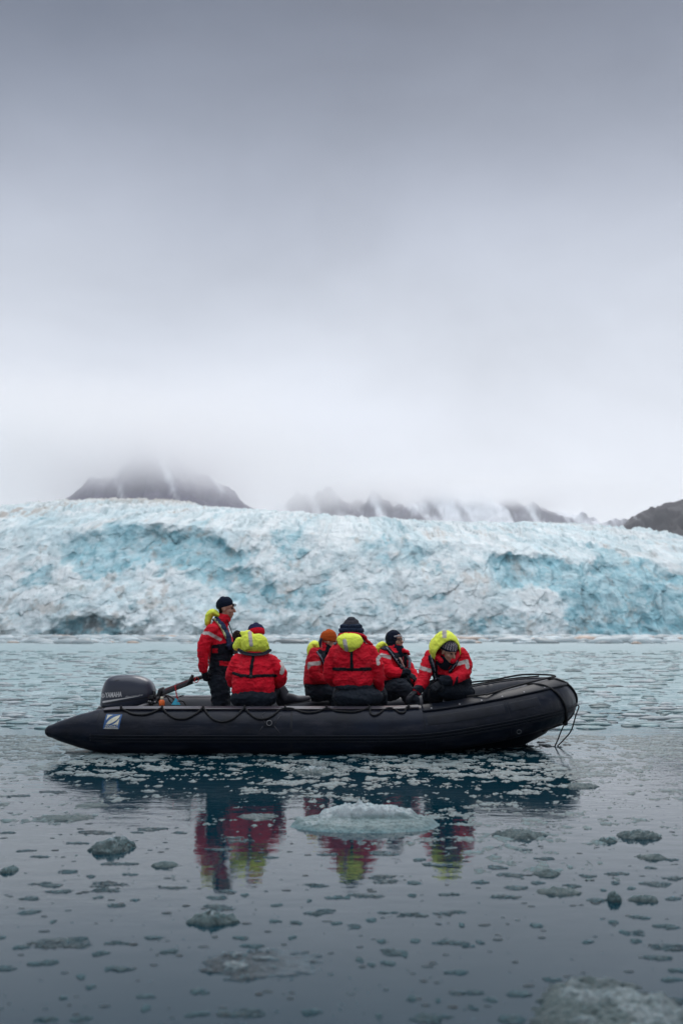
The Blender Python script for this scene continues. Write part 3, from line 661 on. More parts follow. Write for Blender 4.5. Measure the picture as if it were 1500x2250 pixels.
def tp(s, a, off=0.):
    """point on the tube: s index along path (float), a degrees from outward to up"""
    s = np.asarray(s, float); k = np.arange(NP_)
    P = np.stack([np.interp(s, k, PC[:, i]) for i in range(3)], -1); O = np.stack([np.interp(s, k, OUTC[:, i]) for i in range(3)], -1)
    U = np.stack([np.interp(s, k, UPC[:, i]) for i in range(3)], -1); r = np.interp(s, k, RC) + off
    a = np.radians(np.asarray(a, float))
    return P + (r * np.cos(a))[..., None] * O + (r * np.sin(a))[..., None] * U
def sX(x):  # index on the near side for a given X
    return float(np.interp(x, PC[:MIDI_ + 1, 0], np.arange(MIDI_ + 1)))
def sP(px, y=11.12): return sX((px - 750) / FPX * (y * .9929 - .131))
nA = 64; S_ = np.linspace(0, NP_ - 1, NP_ * 3); A_ = np.linspace(0, 360, nA, endpoint=False)
SS, AA = np.meshgrid(S_, A_, indexing='ij'); V = tp(SS, AA)
V = V + .0  # slightly puckered fabric near the seams
pk = fbm(np.stack([SS * .8, np.cos(np.radians(AA)) * 2, np.sin(np.radians(AA)) * 2], -1), 3) * .0025
V = tp(SS, AA, pk)
F = [list(f) for f in gridF(len(S_), nA, wrap=True)]; n0 = len(S_) * nA
F += [list(range(nA))[::-1], list(range(n0 - nA, n0))]
obj('tube', mesh_np('tube', V.reshape(-1, 3), F), M['rubber'], boat)
# tube wrap bands (seams)
def ring_band(s0, s1, a0=0, a1=360, off=.0035, n=56, ns=5):
    s = np.linspace(s0, s1, ns); a = np.linspace(a0, a1, n); SSx, AAx = np.meshgrid(s, a, indexing='ij')
    top = tp(SSx, AAx, off); top[0] = tp(SSx[0], AAx[0], -.002); top[-1] = tp(SSx[-1], AAx[-1], -.002)
    top[:, 0] = tp(SSx[:, 0], AAx[:, 0], -.002); top[:, -1] = tp(SSx[:, -1], AAx[:, -1], -.002)
    return top.reshape(-1, 3), [list(f) for f in gridF(ns, n)]
def seam(s0, s1, name='seam'): 
    V, F = ring_band(s0, s1, 0, 360); obj(name, mesh_np(name, V, F), M['patch'], boat)
for p0 in (214, 640, 933): s = sP(p0); seam(s - .12, s + .12)
s = sP(1106, 11.2); seam(s - .15, s + .15); seam(NP_ - 1 - s - .15, NP_ - 1 - s + .15)
for p0 in (214, 933): s = NP_ - 1 - sP(p0); seam(s - .12, s + .12)
# rubbing strake: three ribs on a wide flat band
s0, s1 = sX(-2.75), NP_ - 1 - sX(-2.75)
V, F = ring_band(s0, s1, -24, -4, .004, 12, 260); obj('strake_band', mesh_np('strake_band', V, F), M['rubber2'], boat)
for a in (-6, -13, -20):
    s = np.linspace(s0, s1, 260); V, F = sweep(tp(s, np.full(260, a), .006), .0075, 8)
    obj('strake_rib', mesh_np('strake_rib', V, F), M['rubber2'], boat)
# top strip with overhanging lip, from the stern to the bow dodger
def slab(sv, aout, ain, th, lip):
    prof = [(aout, -.004), (aout - 1.5, th + lip), (aout + 2, th + lip), ((aout + ain) / 2, th), (ain, th * .7), (ain + 1, -.004)]
    V = np.stack([tp(sv, np.full(len(sv), a), o) for a, o in prof], 1); F = [list(f) for f in gridF(len(sv), len(prof))]
    k = len(prof); F += [list(range(k))[::-1], [i + (len(sv) - 1) * k for i in range(k)]]
    return V.reshape(-1, 3), F
sa, sb = sP(222), sP(925)
V, F = slab(np.linspace(sa, sb, 120), 62, 104, .010, .014); obj('gunwale_strip', mesh_np('gunwale_strip', V, F, smooth=False), M['strip'], boat)
V, F = slab(np.linspace(NP_ - 1 - sb, NP_ - 1 - sa, 120), 62, 104, .010, .014); obj('gunwale_strip', mesh_np('gunwale_strip', V, F, smooth=False), M['strip'], boat)
# raised dodger flap round the bow
sd = sP(932); V, F = slab(np.linspace(sd, NP_ - 1 - sd, 200), 50, 108, .012, .006); obj('bow_flap', mesh_np('bow_flap', V, F), M['rubber2'], boat)
# wide reinforcement patches on the bow quarter
for (p0, p1, a0, a1) in ((936, 1100, 12, 38), (1112, 1168, 14, 38)):
    V, F = ring_band(sP(p0, 11.15), sP(p1, 11.3), a0, a1, .0035, 14, 24); obj('patch', mesh_np('patch', V, F), M['patch'], boat)
# snaps
for px in (951, 1014, 1060, 1102, 1146, 1188):
    s = sP(px, 11.2 + max(0, px - 1000) * .0012); c = tp(s, 56, .016); nrm = tp(s, 56, .1) - c; nrm /= np.linalg.norm(nrm)
    rot = Vector(nrm).to_track_quat('Z', 'Y').to_matrix().to_4x4(); bm = bmesh.new()
    bmesh.ops.create_cone(bm, cap_ends=True, segments=16, radius1=.011, radius2=.008, depth=.005, matrix=Matrix.Translation(c) @ rot)
    me = bpy.data.meshes.new('snap'); bm.to_mesh(me); bm.free(); obj('snap', me, M['steel'], boat)
# hull bottom (inflated keel) between the tubes
hx = np.linspace(-2.3, 2.57, 40); hv = np.linspace(-1, 1, 25); rows = []
for x in hx:
    s = sX(x); cy = float(np.interp(s, np.arange(NP_), PC[:, 1])); cz = float(np.interp(s, np.arange(NP_), PC[:, 2])); w = (YC - cy)
    kz = np.interp(x, [-2.3, .8, 1.6, 2.1, 2.45, 2.58], [-.12, -.14, -.12, -.05, .12, .24])
    rows.append([(x, YC + w * v * 1.02, min(cz - .2, kz + (cz - .20 - kz) * abs(v) ** 2.2) if abs(v) > .999 else kz + (cz - .20 - kz) * abs(v) ** 2.2) for v in hv])
V = np.array(rows).reshape(-1, 3); obj('hull', mesh_np('hull', V, gridF(40, 25)), M['rubber2'], boat)
V, F = box((-.45, YC, .12), (3.8, 1.42, .03)); obj('floor', mesh_np('floor', V, F, smooth=False), M['floor'], boat)
V, F = box((-2.33, YC, .26), (.06, 1.4, .46)); bevel(obj('transom', mesh_np('transom', V, F, smooth=False), M['wood'], boat), .01)
V, F = ring_band(0, 6, 0, 360, .004, 40, 8); obj('cone_cap', mesh_np('cone_cap', V, F), M['rubber2'], boat)

# lifeline with swags
att = [261, 352, 443, 535, 625, 717, 812, 901]
def surf(px, py):
    """point on the near tube where the photo shows (px,py)"""
    s = sP(px, 11.13); best = min(range(-30, 100, 1), key=lambda a: abs(proj(tp(s, a))[1] - py)); return s, best
rope = []
dips = {0: 1572, 1: 1581, 2: 1587, 3: 1581, 4: 1567, 5: 1566}
for i in range(len(att) - 1):
    x0, x1 = att[i], att[i + 1]
    y0 = 1557 if i != 4 else 1546; y1 = 1557 if i != 3 else 1546
    if i < 6:
        for t in np.linspace(0, 1, 9)[:-1]:
            rope.append((x0 + (x1 - x0) * t, (y0 * (1 - t) + y1 * t) + (dips[i] - (y0 + y1) / 2) * (1 - (2 * t - 1) ** 2)))
    else: rope += [(812, 1556), (814, 1568), (822, 1573), (834, 1569), (846, 1560), (857, 1556), (868, 1560), (880, 1567), (890, 1566), (896, 1557), (901, 1549)]
pts = []
for px, py in rope:
    s, a = surf(px, py); pts.append(tp(s, min(a, 62), .012 + (.016 if py < 1558 else 0)))
tube_obj('lifeline', pts, .0105, M['rope'], boat, 8, 4)
for px in att:
    s, a = surf(px, 1554 if px not in (625, 901) else 1548); c = tp(s, min(a, 64), .03)
    bm = bmesh.new(); bmesh.ops.create_icosphere(bm, subdivisions=2, radius=.019, matrix=Matrix.Translation(c) @ Matrix.Diagonal((.8, 1, 1.4, 1))); me = bpy.data.meshes.new('rope_knot'); bm.to_mesh(me); bm.free(); obj('rope_knot', me, M['rope'], boat)
# far side lifeline
sf = [NP_ - 1 - sP(p) for p in range(300, 940, 40)]
tube_obj('lifeline', [tp(s, 40 if i % 2 else 62, .012) for i, s in enumerate(sf)], .0105, M['rope'], boat, 8, 4)

# lifting ring patch amidships
sc_, ac_ = surf(592, 1590); cc = tp(sc_, ac_, .006)
V, F = ring_band(sP(578), sP(607), ac_ - 10, ac_ + 10, .004, 10, 8); pt = obj('ring_patch', mesh_np('ring_patch', V, F), M['rubber2'], boat)
def torus(c, r, r2, nrm, n=24):
    q = Vector(nrm).to_track_quat('Z', 'Y').to_matrix(); pts = [np.array(c) + np.array(q @ Vector((r * math.cos(t), r * math.sin(t), 0))) for t in np.linspace(0, 2 * math.pi, n + 1)[:-1]]
    pts.append(pts[0]); return sweep(pts, r2, 6, cap=False)
V, F = torus(tp(sc_, ac_, .016), .028, .0035, (0, -1, .25)); obj('ring', mesh_np('ring', V, F), M['steel'], pt)
for (p0, p1) in (((574, 1571), (583, 1590)), ((617, 1572), (604, 1590)), ((603, 1595), (616, 1610)), ((578, 1596), (570, 1608)), ((574, 1571), (580, 1566)), ((617, 1572), (612, 1566))):
    a1_ = surf(*p0); b1_ = surf(*p1); V, F = sweep([tp(a1_[0], a1_[1], .005), tp((a1_[0] + b1_[0]) / 2, (a1_[1] + b1_[1]) / 2, .006), tp(b1_[0], b1_[1], .005)], .0022, 5)
    obj('cord', mesh_np('cord', V, F), M['greybar'], pt)
V, F = torus(tp(sP(1122, 11.2), -38, .012), .024, .004, (.1, -1, -.4)); obj('towing_ring', mesh_np('towing_ring', V, F), M['steel'], boat)

# bow ropes
def bp(px, py, Y): return np.array(at(px, py, Y))
sL = lambda px, Y=11.3: sP(px, Y)
V_ = [tp(sL(1036), 88, .02), tp(sL(1072), 72, .03), tp(sL(1076), 70, .03), tp(sL(1110, 11.4), 84, .02), tp(sL(1150, 11.5), 88, .03), tp(sL(1190, 11.6), 90, .03), tp(sL(1212, 11.8), 90, .03), tp(MIDI_ - 4, 84, .03)]
tube_obj('bow_rope', V_, .011, M['rope'], boat, 8)
fs = lambda x: NP_ - 1 - sX(x)
tube_obj('bow_rope', [tp(fs(1.5), 92, .04), tp(fs(1.75), 90, .045), tp(fs(2.0), 88, .03), tp(fs(2.3), 86, .05), tp(MIDI_ + 6, 85, .035), tp(MIDI_, 84, .03)], .011, M['rope'], boat, 8)
tube_obj('bow_rope', [tp(fs(1.5), 99, .015), tp(fs(1.9), 97, .015), tp(fs(2.2), 96, .015), tp(MIDI_ + 9, 96, .02)], .009, M['rope'], boat, 8)
tube_obj('bow_rope', [tp(MIDI_ - 22, 95, .02), tp(MIDI_ - 19, 65, .012), tp(MIDI_ - 17, 35, .012), tp(MIDI_ - 15.5, 5, .012), tp(MIDI_ - 14, -20, .012), tp(MIDI_ - 11, -45, .012), tp(MIDI_ - 7, -64, .012)], .014, M['rope'], boat, 8)
tube_obj('bow_rope', [tp(MIDI_ - 10, 95, .02), tp(MIDI_ - 8, 70, .012), tp(MIDI_ - 6, 40, .012), tp(MIDI_ - 4, 10, .012), tp(MIDI_ - 1, -15, .016)], .014, M['rope'], boat, 8)
e1 = tp(MIDI_, -12, .02); e2 = tp(MIDI_ - 6, -62, .02)
tube_obj('bow_rope', [e1, e1 + (.04, 0, -.02), bp(1264, 1572, 12.15), bp(1254, 1605, 12.1), bp(1238, 1625, 12.0), bp(1222, 1636, 12.0) * (1, 1, 0) + (0, 0, -.01), ], .008, M['rope'], boat, 8)
tube_obj('bow_rope', [e2, bp(1232, 1606, 11.95), bp(1226, 1622, 11.95), bp(1217, 1637, 11.95) * (1, 1, 0) + (0, 0, -.01)], .008, M['rope'], boat, 8)
tube_obj('bow_rope', [tp(MIDI_, -12, .015), tp(MIDI_ - 2, -35, .015), tp(MIDI_ - 6, -60, .015), tp(MIDI_ - 12, -70, .01), tp(MIDI_ - 20, -75, .01)], .012, M['rope'], boat, 8)
bm = bmesh.new(); bmesh.ops.create_icosphere(bm, subdivisions=2, radius=.035, matrix=Matrix.Translation(e2)); me = bpy.data.meshes.new('rope_knot'); bm.to_mesh(me); bm.free(); obj('rope_knot', me, M['rope'], boat)

# maker's patch: blue square with cream Z and lettering, following the tube
def tube_px(px, py, off):
    s = sP(px, 11.13); lo, hi = -40., 85.
    for _ in range(30):
        mid = (lo + hi) / 2; y = proj(tp(s, mid, off))[1]
        if y > py: lo = mid
        else: hi = mid
    return tp(s, (lo + hi) / 2, off)
def tube_quadmap(poly_uv, off, corners, dens=1):
    (x0, y0), (x1, y1), (x2, y2), (x3, y3) = corners  # tl tr br bl
    o_ = []
    for u, v in poly_uv:
        xa = x0 + (x1 - x0) * u; ya = y0 + (y1 - y0) * u; xb = x3 + (x2 - x3) * u; yb = y3 + (y2 - y3) * u
        o_.append(tube_px(xa + (xb - xa) * v, ya + (yb - ya) * v, off))
    return o_
LC = [(231, 1568.5), (267, 1569.5), (263.5, 1602), (228, 1601.5)]
g = np.linspace(0, 1, 9); uv = [(u_, v_) for v_ in g for u_ in g]
logo = obj('maker_patch', mesh_np('maker_patch', tube_quadmap(uv, .006, LC), gridF(9, 9)), M['blue'], boat)
def leaf(pts, off=.0085, name='emblem', mt='cream'):
    bm = bmesh.new(); bm.faces.new([bm.verts.new((u, v, 0)) for u, v in pts]); bmesh.ops.triangulate(bm, faces=bm.faces[:])
    bmesh.ops.subdivide_edges(bm, edges=bm.edges[:], cuts=5, use_grid_fill=True)
    for v, p in zip(bm.verts, tube_quadmap([(v.co.x, v.co.y) for v in bm.verts], off, LC)): v.co = p
    me = bpy.data.meshes.new(name); bm.to_mesh(me); bm.free(); return obj(name, me, M[mt], logo)
leaf([(.10, .06), (.44, .06), (.30, .13), (.20, .24), (.10, .42)])
L_ = [(.14, .70), (.20, .54), (.32, .38), (.48, .24), (.66, .13), (.84, .06), (.90, .06), (.84, .24), (.74, .40), (.60, .52), (.44, .62), (.28, .70)]
leaf(L_)
leaf([(.90, .28), (.90, .70), (.50, .70), (.64, .64), (.76, .52), (.84, .40)])
leaf([(.05, .955), (.95, .955), (.95, .985), (.05, .985)])
def text_mesh(s, size=1, shear=0, offset=0, spacing=1):
    cu = bpy.data.curves.new('t', 'FONT'); cu.body = s; cu.size = size; cu.shear = shear; cu.offset = offset; cu.space_character = spacing; cu.resolution_u = 3
    o = bpy.data.objects.new('t', cu); C.collection.objects.link(o); dg = bpy.context.evaluated_depsgraph_get()
    me = bpy.data.meshes.new_from_object(o.evaluated_get(dg)); bpy.data.objects.remove(o); bpy.data.curves.remove(cu); return me
me = text_mesh('ZODIAC', 1, 0, .012)
co = np.array([v.co[:] for v in me.vertices]); mn, mx = co.min(0), co.max(0); uvs = (co[:, :2] - mn[:2]) / (mx[:2] - mn[:2])
P = tube_quadmap([(.09 + .82 * u_, .93 - .17 * v_) for u_, v_ in uvs], .0085, LC)
for v, p in zip(me.vertices, P): v.co = p
me.name = 'lettering'; obj('lettering', me, M['cream'], logo)
# a scuffed pale line along the tube
V, F = ring_band(sP(330), sP(440), 17, 17.6, .002, 3, 30); obj('scuff', mesh_np('scuff', V, F), M['greybar'], boat)

# ================================================================== OUTBOARD MOTOR
motor = empty('outboard_motor', (-2.6, YC, 0), 'dark grey outboard motor with silver lettering clamped to the boat stern', 'outboard motor')
def loft_sections(secs, n=40, pw=3.0):
    """secs: (z, xc, xr, yr) superellipse sections"""
    V = []; a = np.linspace(0, 2 * math.pi, n, endpoint=False)
    for z, x0, x1, yr in secs:
        xc = (x0 + x1) / 2; xr = (x1 - x0) / 2; c, s = np.cos(a), np.sin(a)
        V.append(np.stack([xc + xr * np.sign(c) * np.abs(c) ** (2 / pw), YC + yr * np.sign(s) * np.abs(s) ** (2 / pw), np.full(n, z)], -1))
    V = np.array(V); F = [list(f) for f in gridF(len(secs), n, wrap=True)]; F += [list(range(n))[::-1], list(range((len(secs) - 1) * n, len(secs) * n))]
    return V.reshape(-1, 3), F
mz = lambda py: at(280, py, 12.1).z
mx_ = lambda px: at(px, 1520, 12.12).x
cs = [(1556, 217, 306, .20), (1550, 216.5, 320, .21), (1543, 217, 330, .215), (1530, 218, 338, .22), (1520, 219, 338, .22), (1510, 221.5, 335, .215), (1500, 225, 329, .20), (1494, 229, 321, .185), (1489, 236, 311, .16), (1485.5, 246, 298, .12), (1483.8, 256, 285, .06)]
V, F = loft_sections([(mz(a), mx_(b), mx_(c), d) for a, b, c, d in cs], 48, 2.8)
cowl = obj('cowl', mesh_np('cowl', V, F), M['cowl'], motor)
ss = cowl.modifiers.new('s', 'SUBSURF'); ss.levels = ss.render_levels = 2
dg = bpy.context.evaluated_depsgraph_get(); dg.update(); ce = cowl.evaluated_get(dg); cme = ce.to_mesh()
off_w = cowl.matrix_world
bvh = BVHTree.FromPolygons([tuple(v.co) for v in cme.vertices], [tuple(p.vertices) for p in cme.polygons]); ce.to_mesh_clear()
def onto(px, py, off=.003):
    p = at(px, py, 11.5); d = (Vector((0, 0, CAMH)) - p) * -1; d.normalize()
    h = bvh.ray_cast(p, d)
    return (h[0] - d * off) if h[0] is not None else at(px, py, 12.06)
def decal(name, me, fmap, mt, par=None):
    for v in me.vertices: v.co = onto(*fmap(v.co.x, v.co.y))
    me.name = name; return obj(name, me, mt, par or cowl)
me = text_mesh('YAMAHA', 1, .08, .035, 1.06); co = np.array([v.co[:] for v in me.vertices]); a0, a1 = co.min(0), co.max(0)
decal('lettering', me, lambda x, y: (231.5 + 36.5 * (x - a0[0]) / (a1[0] - a0[0]), (1533.2 - 2.2 * (x - a0[0]) / (a1[0] - a0[0])) - 11.5 * (y - a0[1]) / (a1[1] - a0[1])), M['silver'])
me = text_mesh('Fourstroke', 1, .35, .0, 1.0); co = np.array([v.co[:] for v in me.vertices]); b0, b1 = co.min(0), co.max(0)
decal('lettering', me, lambda x, y: (276 + 38 * (x - b0[0]) / (b1[0] - b0[0]), (1533.5 - 5.0 * (x - b0[0]) / (b1[0] - b0[0])) - 4.0 * (y - b0[1]) / (b1[1] - b0[1])), M['silver'])
def poly_decal(name, pts, mt, par=None, off=.003):
    V = [onto(x, y, off) for x, y in pts]; h = len(V) // 2
    F = [[i, i + 1, len(V) - 2 - i, len(V) - 1 - i] for i in range(h - 1)]
    return obj(name, mesh_np(name, V, F), mt, par or cowl)
xs_ = np.linspace(226, 306, 24)
f_ = lambda x: 1541.5 - (x - 226) * .145
poly_decal('stripe', [(x, f_(x) - 1.0) for x in xs_] + [(x, f_(x) + 3.2 * (1 - (x - 226) / 82)) for x in xs_[::-1]], M['silver'])
xs_ = np.linspace(222, 336, 30)
g_ = lambda x: 1548 - (x - 222) * .15
poly_decal('cowl_seam', [(x, g_(x) - .9) for x in xs_] + [(x, g_(x) + .9) for x in xs_[::-1]], M['black'])
t_ = np.linspace(0, 2 * math.pi, 25)
poly_decal('emblem', [(226.8 + 3.9 * math.cos(t), 1528.8 + 4.6 * math.sin(t)) for t in t_] + [(226.8 + 3.0 * math.cos(t), 1528.8 + 3.6 * math.sin(t)) for t in t_[::-1]], M['silver'])
for k in range(3):
    a = math.pi / 2 + k * 2 * math.pi / 3; ca, sa_ = math.cos(a), math.sin(a)
    poly_decal('emblem', [(226.8 - .5 * sa_, 1528.8 - .5 * ca), (226.8 + 3 * ca - .5 * sa_, 1528.8 - 3.6 * sa_ - .5 * ca), (226.8 + 3 * ca + .5 * sa_, 1528.8 - 3.6 * sa_ + .5 * ca), (226.8 + .5 * sa_, 1528.8 + .5 * ca)], M['silver'])
poly_decal('vent', [(252, 1496.5), (256, 1494.5), (262, 1493.5), (262.5, 1494.3), (257, 1496), (253, 1497.5)], M['black'])
V, F = loft_sections([(-.5, -2.92, -2.60, .05), (.0, -2.92, -2.55, .06), (.12, -2.95, -2.5, .10), (.3, -2.97, -2.42, .17), (.41, -2.96, -2.33, .19), (.44, -2.94, -2.34, .19)], 24, 2.5)
obj('lower_cowl', mesh_np('lower_cowl', V, F), M['black'], motor)
V, F = merge([box((-2.4, YC + .12, .42), (.16, .04, .34)), box((-2.4, YC - .12, .42), (.16, .04, .34)), box((-2.32, YC, .56), (.14, .30, .05)), box((-2.28, YC - .1, .46), (.05, .05, .1))])
bevel(obj('clamp_bracket', mesh_np('clamp_bracket', V, F, smooth=False), M['black'], motor), .008)
V, F = merge([sweep(catmull([bp(338, 1518, YC - .1), bp(340, 1530, YC - .12), bp(346, 1540, YC - .1)], 4), .018), sweep([bp(334, 1540, YC - .1), bp(352, 1534, YC - .1)], .03), sweep([bp(318, 1549, YC - .12), bp(347, 1541, YC - .12)], .022)])
obj('linkage', mesh_np('linkage', V, F), M['black'], motor)
for x_ in (331, 341, 327):
    bm = bmesh.new(); bmesh.ops.create_uvsphere(bm, u_segments=10, v_segments=8, radius=.012, matrix=Matrix.Translation(at(x_, 1541 + (x_ % 3), YC - .16))); me = bpy.data.meshes.new('bolt'); bm.to_mesh(me); bm.free(); obj('bolt', me, M['steel'], motor)
# tiller: elbow, grey arm, lever, grip
YT = 12.2
tube_obj('tiller_elbow', [bp(342, 1538, YT), bp(350, 1528, YT), bp(354, 1518, YT), bp(362, 1514, YT)], (.03, .03, .035, .03), M['black'], motor)
d0, d1 = bp(358, 1519, YT), bp(424, 1493, YT); dm = d1 - d0; ang = math.atan2(dm[2], dm[0])
V, F = box((d0 + d1) / 2 + (0, 0, 0), (np.linalg.norm(dm), .07, .045), Matrix.Rotation(-ang, 4, 'Y')); arm = bevel(obj('tiller_arm', mesh_np('tiller_arm', V, F, smooth=False), M['greybar'], motor), .012)
V, F = box((d0 + d1) / 2 + (.0, 0, -.036), (np.linalg.norm(dm) * 1.02, .08, .030), Matrix.Rotation(-ang, 4, 'Y')); bevel(obj('tiller_arm', mesh_np('tiller_arm', V, F, smooth=False), M['black'], motor), .01)
zz = [];
for i in range(22):   # red zigzag marks on the arm
    p = d0 + dm * (.12 + .78 * i / 21) + np.array((0, -.037, .010 + (.010 if i % 2 else -.010))); zz.append(p)
V, F = sweep(zz, .0018, 5); obj('red_marking', mesh_np('red_marking', V, F, smooth=False), M['redcord'], motor)
tube_obj('shift_lever', [bp(412, 1504, YT - .05), bp(419, 1494, YT - .06), bp(424, 1483, YT - .06)], (.016, .024, .018), M['black'], motor)
tube_obj('tiller_grip', [bp(422, 1494, YT), bp(436, 1490, YT), bp(458, 1484, YT - .02)], (.022, .024, .022), M['black'], motor, 12)
tube_obj('red_cord', [bp(424, 1492, YT - .05), bp(430, 1489, YT - .07), bp(427, 1497, YT - .07), bp(433, 1499, YT - .06), bp(437, 1493, YT - .05), bp(431, 1486, YT - .06)], .005, M['redcord'], motor, 6)
hel = []
for i in range(60):
    t = i / 59; p = bp(385, 1506, YT - .05) * (1 - t) + bp(391, 1543, YT - .12) * t; hel.append(p + np.array((.008 * math.cos(i * 1.1), .008 * math.sin(i * 1.1), 0)))
V, F = sweep(hel, .0045, 5); obj('red_cord', mesh_np('red_cord', V, F), M['redcord'], motor)
tube_obj('cable', [bp(346, 1540, YT), bp(366, 1531, YT), bp(377, 1543, YT), bp(400, 1540, YT), bp(410, 1550, YT)], .010, M['black'], motor, 6)
tube_obj('cable', [bp(350, 1533, YT + .1), bp(360, 1527, YT + .1), bp(380, 1534, YT + .1), bp(384, 1550, YT + .1)], .013, M['greybar'], motor, 6)
tube_obj('cable', [bp(388, 1534, YT), bp(396, 1530, YT), bp(404, 1528, YT)], .006, M['black'], motor, 6)
# loose things behind the driver
bm = bmesh.new(); bmesh.ops.create_cone(bm, cap_ends=True, segments=4, radius1=.055, radius2=.005, depth=.08, matrix=Matrix.Translation(at(387, 1541, YT - .12)) @ Matrix.Diagonal((1, .4, 1, 1)))
me = bpy.data.meshes.new('safety_tag'); bm.to_mesh(me); bm.free(); tag(obj('safety_tag', me, M['turq']), 'small turquoise plastic tag hanging on the red coiled cord', 'tag')
fl = empty('plastic_bottle', at(356, 1543, YT - .1), 'small orange bottle with pale cap beside the motor tiller', 'bottle')
V, F = sweep(np.array([at(356, 1552, YT - .1), at(356, 1546, YT - .1), at(355.5, 1540, YT - .1), at(355.5, 1537, YT - .1)]), (.035, .036, .034, .018), 14); obj('bottle_body', mesh_np('bottle_body', V, F), M['orange'], fl)
V, F = sweep(np.array([at(355.5, 1537.5, YT - .1), at(357, 1531, YT - .1)]), (.02, .017), 12); obj('cap', mesh_np('cap', V, F), M['cream'], fl)

# ================================================================== PEOPLE
def nrmz(v): v = np.asarray(v, float); return v / (np.linalg.norm(v) + 1e-9)
class Blob:
    def __init__(s): s.V = []; s.F = []; s.n = 0
    def add(s, V, F):
        s.V.append(np.asarray(V, float)); s.F += [[i + s.n for i in f] for f in F]; s.n += len(V); return s
    def loft(s, pts, wd, side, n=20, caps=(1, 1)):
        """elliptical loft: wd=[(half width along side, half depth)]"""
        P = [np.array(p, float) for p in pts]; wd = [(w, w) if np.isscalar(w) else w for w in wd]
        side = nrmz(side)
        if len(P) > 2:
            Q = catmull(P, 4); k = np.linspace(0, len(P) - 1, len(Q)); Wd = np.stack([np.interp(k, range(len(P)), [w[i] for w in wd]) for i in (0, 1)], -1)
        else: Q = np.array(P); Wd = np.array(wd, float)
        T = np.gradient(Q, axis=0); T = T / (np.linalg.norm(T, axis=1)[:, None] + 1e-9)
        rings = []; a = np.linspace(0, 2 * math.pi, n, endpoint=False)
        def ring(c, t, w, d):
            sd = nrmz(side - t * np.dot(side, t)); dp = np.cross(t, sd)
            return c + np.cos(a)[:, None] * sd * w + np.sin(a)[:, None] * dp * d
        for e in (80, 55, 30): 
            r = min(Wd[0]) * caps[0]; rings.append(ring(Q[0] - T[0] * r * math.sin(R(e)), T[0], Wd[0][0] * math.cos(R(e)), Wd[0][1] * math.cos(R(e))))
        for c, t, (w, d) in zip(Q, T, Wd): rings.append(ring(c, t, w, d))
        for e in (30, 55, 80):
            r = min(Wd[-1]) * caps[1]; rings.append(ring(Q[-1] + T[-1] * r * math.sin(R(e)), T[-1], Wd[-1][0] * math.cos(R(e)), Wd[-1][1] * math.cos(R(e))))
        m = len(rings); F = [list(f) for f in gridF(m, n, wrap=True)] + [list(range(n))[::-1], list(range((m - 1) * n, m * n))]
        return s.add(np.concatenate(rings), F)
    def cap(s, a, b, r0, r1): return s.loft([a, b], [r0, r1], (.123, .95, .21) if abs(nrmz(np.array(b) - a)[1]) < .9 else (1, .1, .1), 14)
    def chain(s, pts, r): return s.loft(pts, r, (.123, .95, .21) if abs(nrmz(np.array(pts[-1]) - pts[0])[1]) < .8 else (1, .1, .1), 16)
    def ell(s, c, rad, M3=None, n=16):
        bm = bmesh.new(); bmesh.ops.create_icosphere(bm, subdivisions=3, radius=1); V = np.array([v.co[:] for v in bm.verts]) * rad
        F = [[v.index for v in f.verts] for f in bm.faces]; bm.free()
        if M3 is not None: V = V @ np.array(M3)      # rows of M3 = local axes in world
        return s.add(V + np.array(c), F)
    def mesh(s, name, voxel=.008, smooth=4):
        me = bpy.data.meshes.new(name); me.from_pydata([tuple(v) for v in np.concatenate(s.V)], [], s.F); me.update()
        bm = bmesh.new(); bm.from_mesh(me); bmesh.ops.recalc_face_normals(bm, faces=bm.faces[:]); bm.to_mesh(me); bm.free()
        o = bpy.data.objects.new('t', me); C.collection.objects.link(o)
        r = o.modifiers.new('r', 'REMESH'); r.mode = 'VOXEL'; r.voxel_size = voxel
        if smooth: q = o.modifiers.new('s', 'SMOOTH'); q.iterations = smooth; q.factor = .5
        dg = bpy.context.evaluated_depsgraph_get(); m2 = bpy.data.meshes.new_from_object(o.evaluated_get(dg))
        bpy.data.objects.remove(o); bpy.data.meshes.remove(me); m2.name = name
        m2.polygons.foreach_set('use_smooth', np.ones(len(m2.polygons), bool)); return m2
def getPN(me):
    n = len(me.vertices); P = np.empty(n * 3, np.float32); me.vertices.foreach_get('co', P); Nn = np.empty(n * 3, np.float32); me.vertex_normals.foreach_get('vector', Nn)
    return P.reshape(-1, 3).astype(float), Nn.reshape(-1, 3).astype(float)
def setP(me, P): me.vertices.foreach_set('co', P.astype(np.float32).ravel()); me.update()
def wrinkle(me, amp=.008, sc=9, seed=0, stretch=(1, 1, 1.6)):
    P, Nn = getPN(me); Q = P * sc * np.array(stretch) + seed
    w = fbm(Q + .8 * np.stack([fbm(Q * .7 + 5, 2)] * 3, -1), 4, .5, ridged=True) - .25
    f = fbm(Q * 2.6 + 9, 3, .5, ridged=True)
    setP(me, P + Nn * (amp * w + amp * .35 * f)[:, None])
def part(name, me, colfn, mt, parent):
    P, Nn = getPN(me); c = colfn(P, Nn) if callable(colfn) else np.tile(colfn, (len(P), 1)); set_col(me, c)
    return obj(name, me, mt, parent)
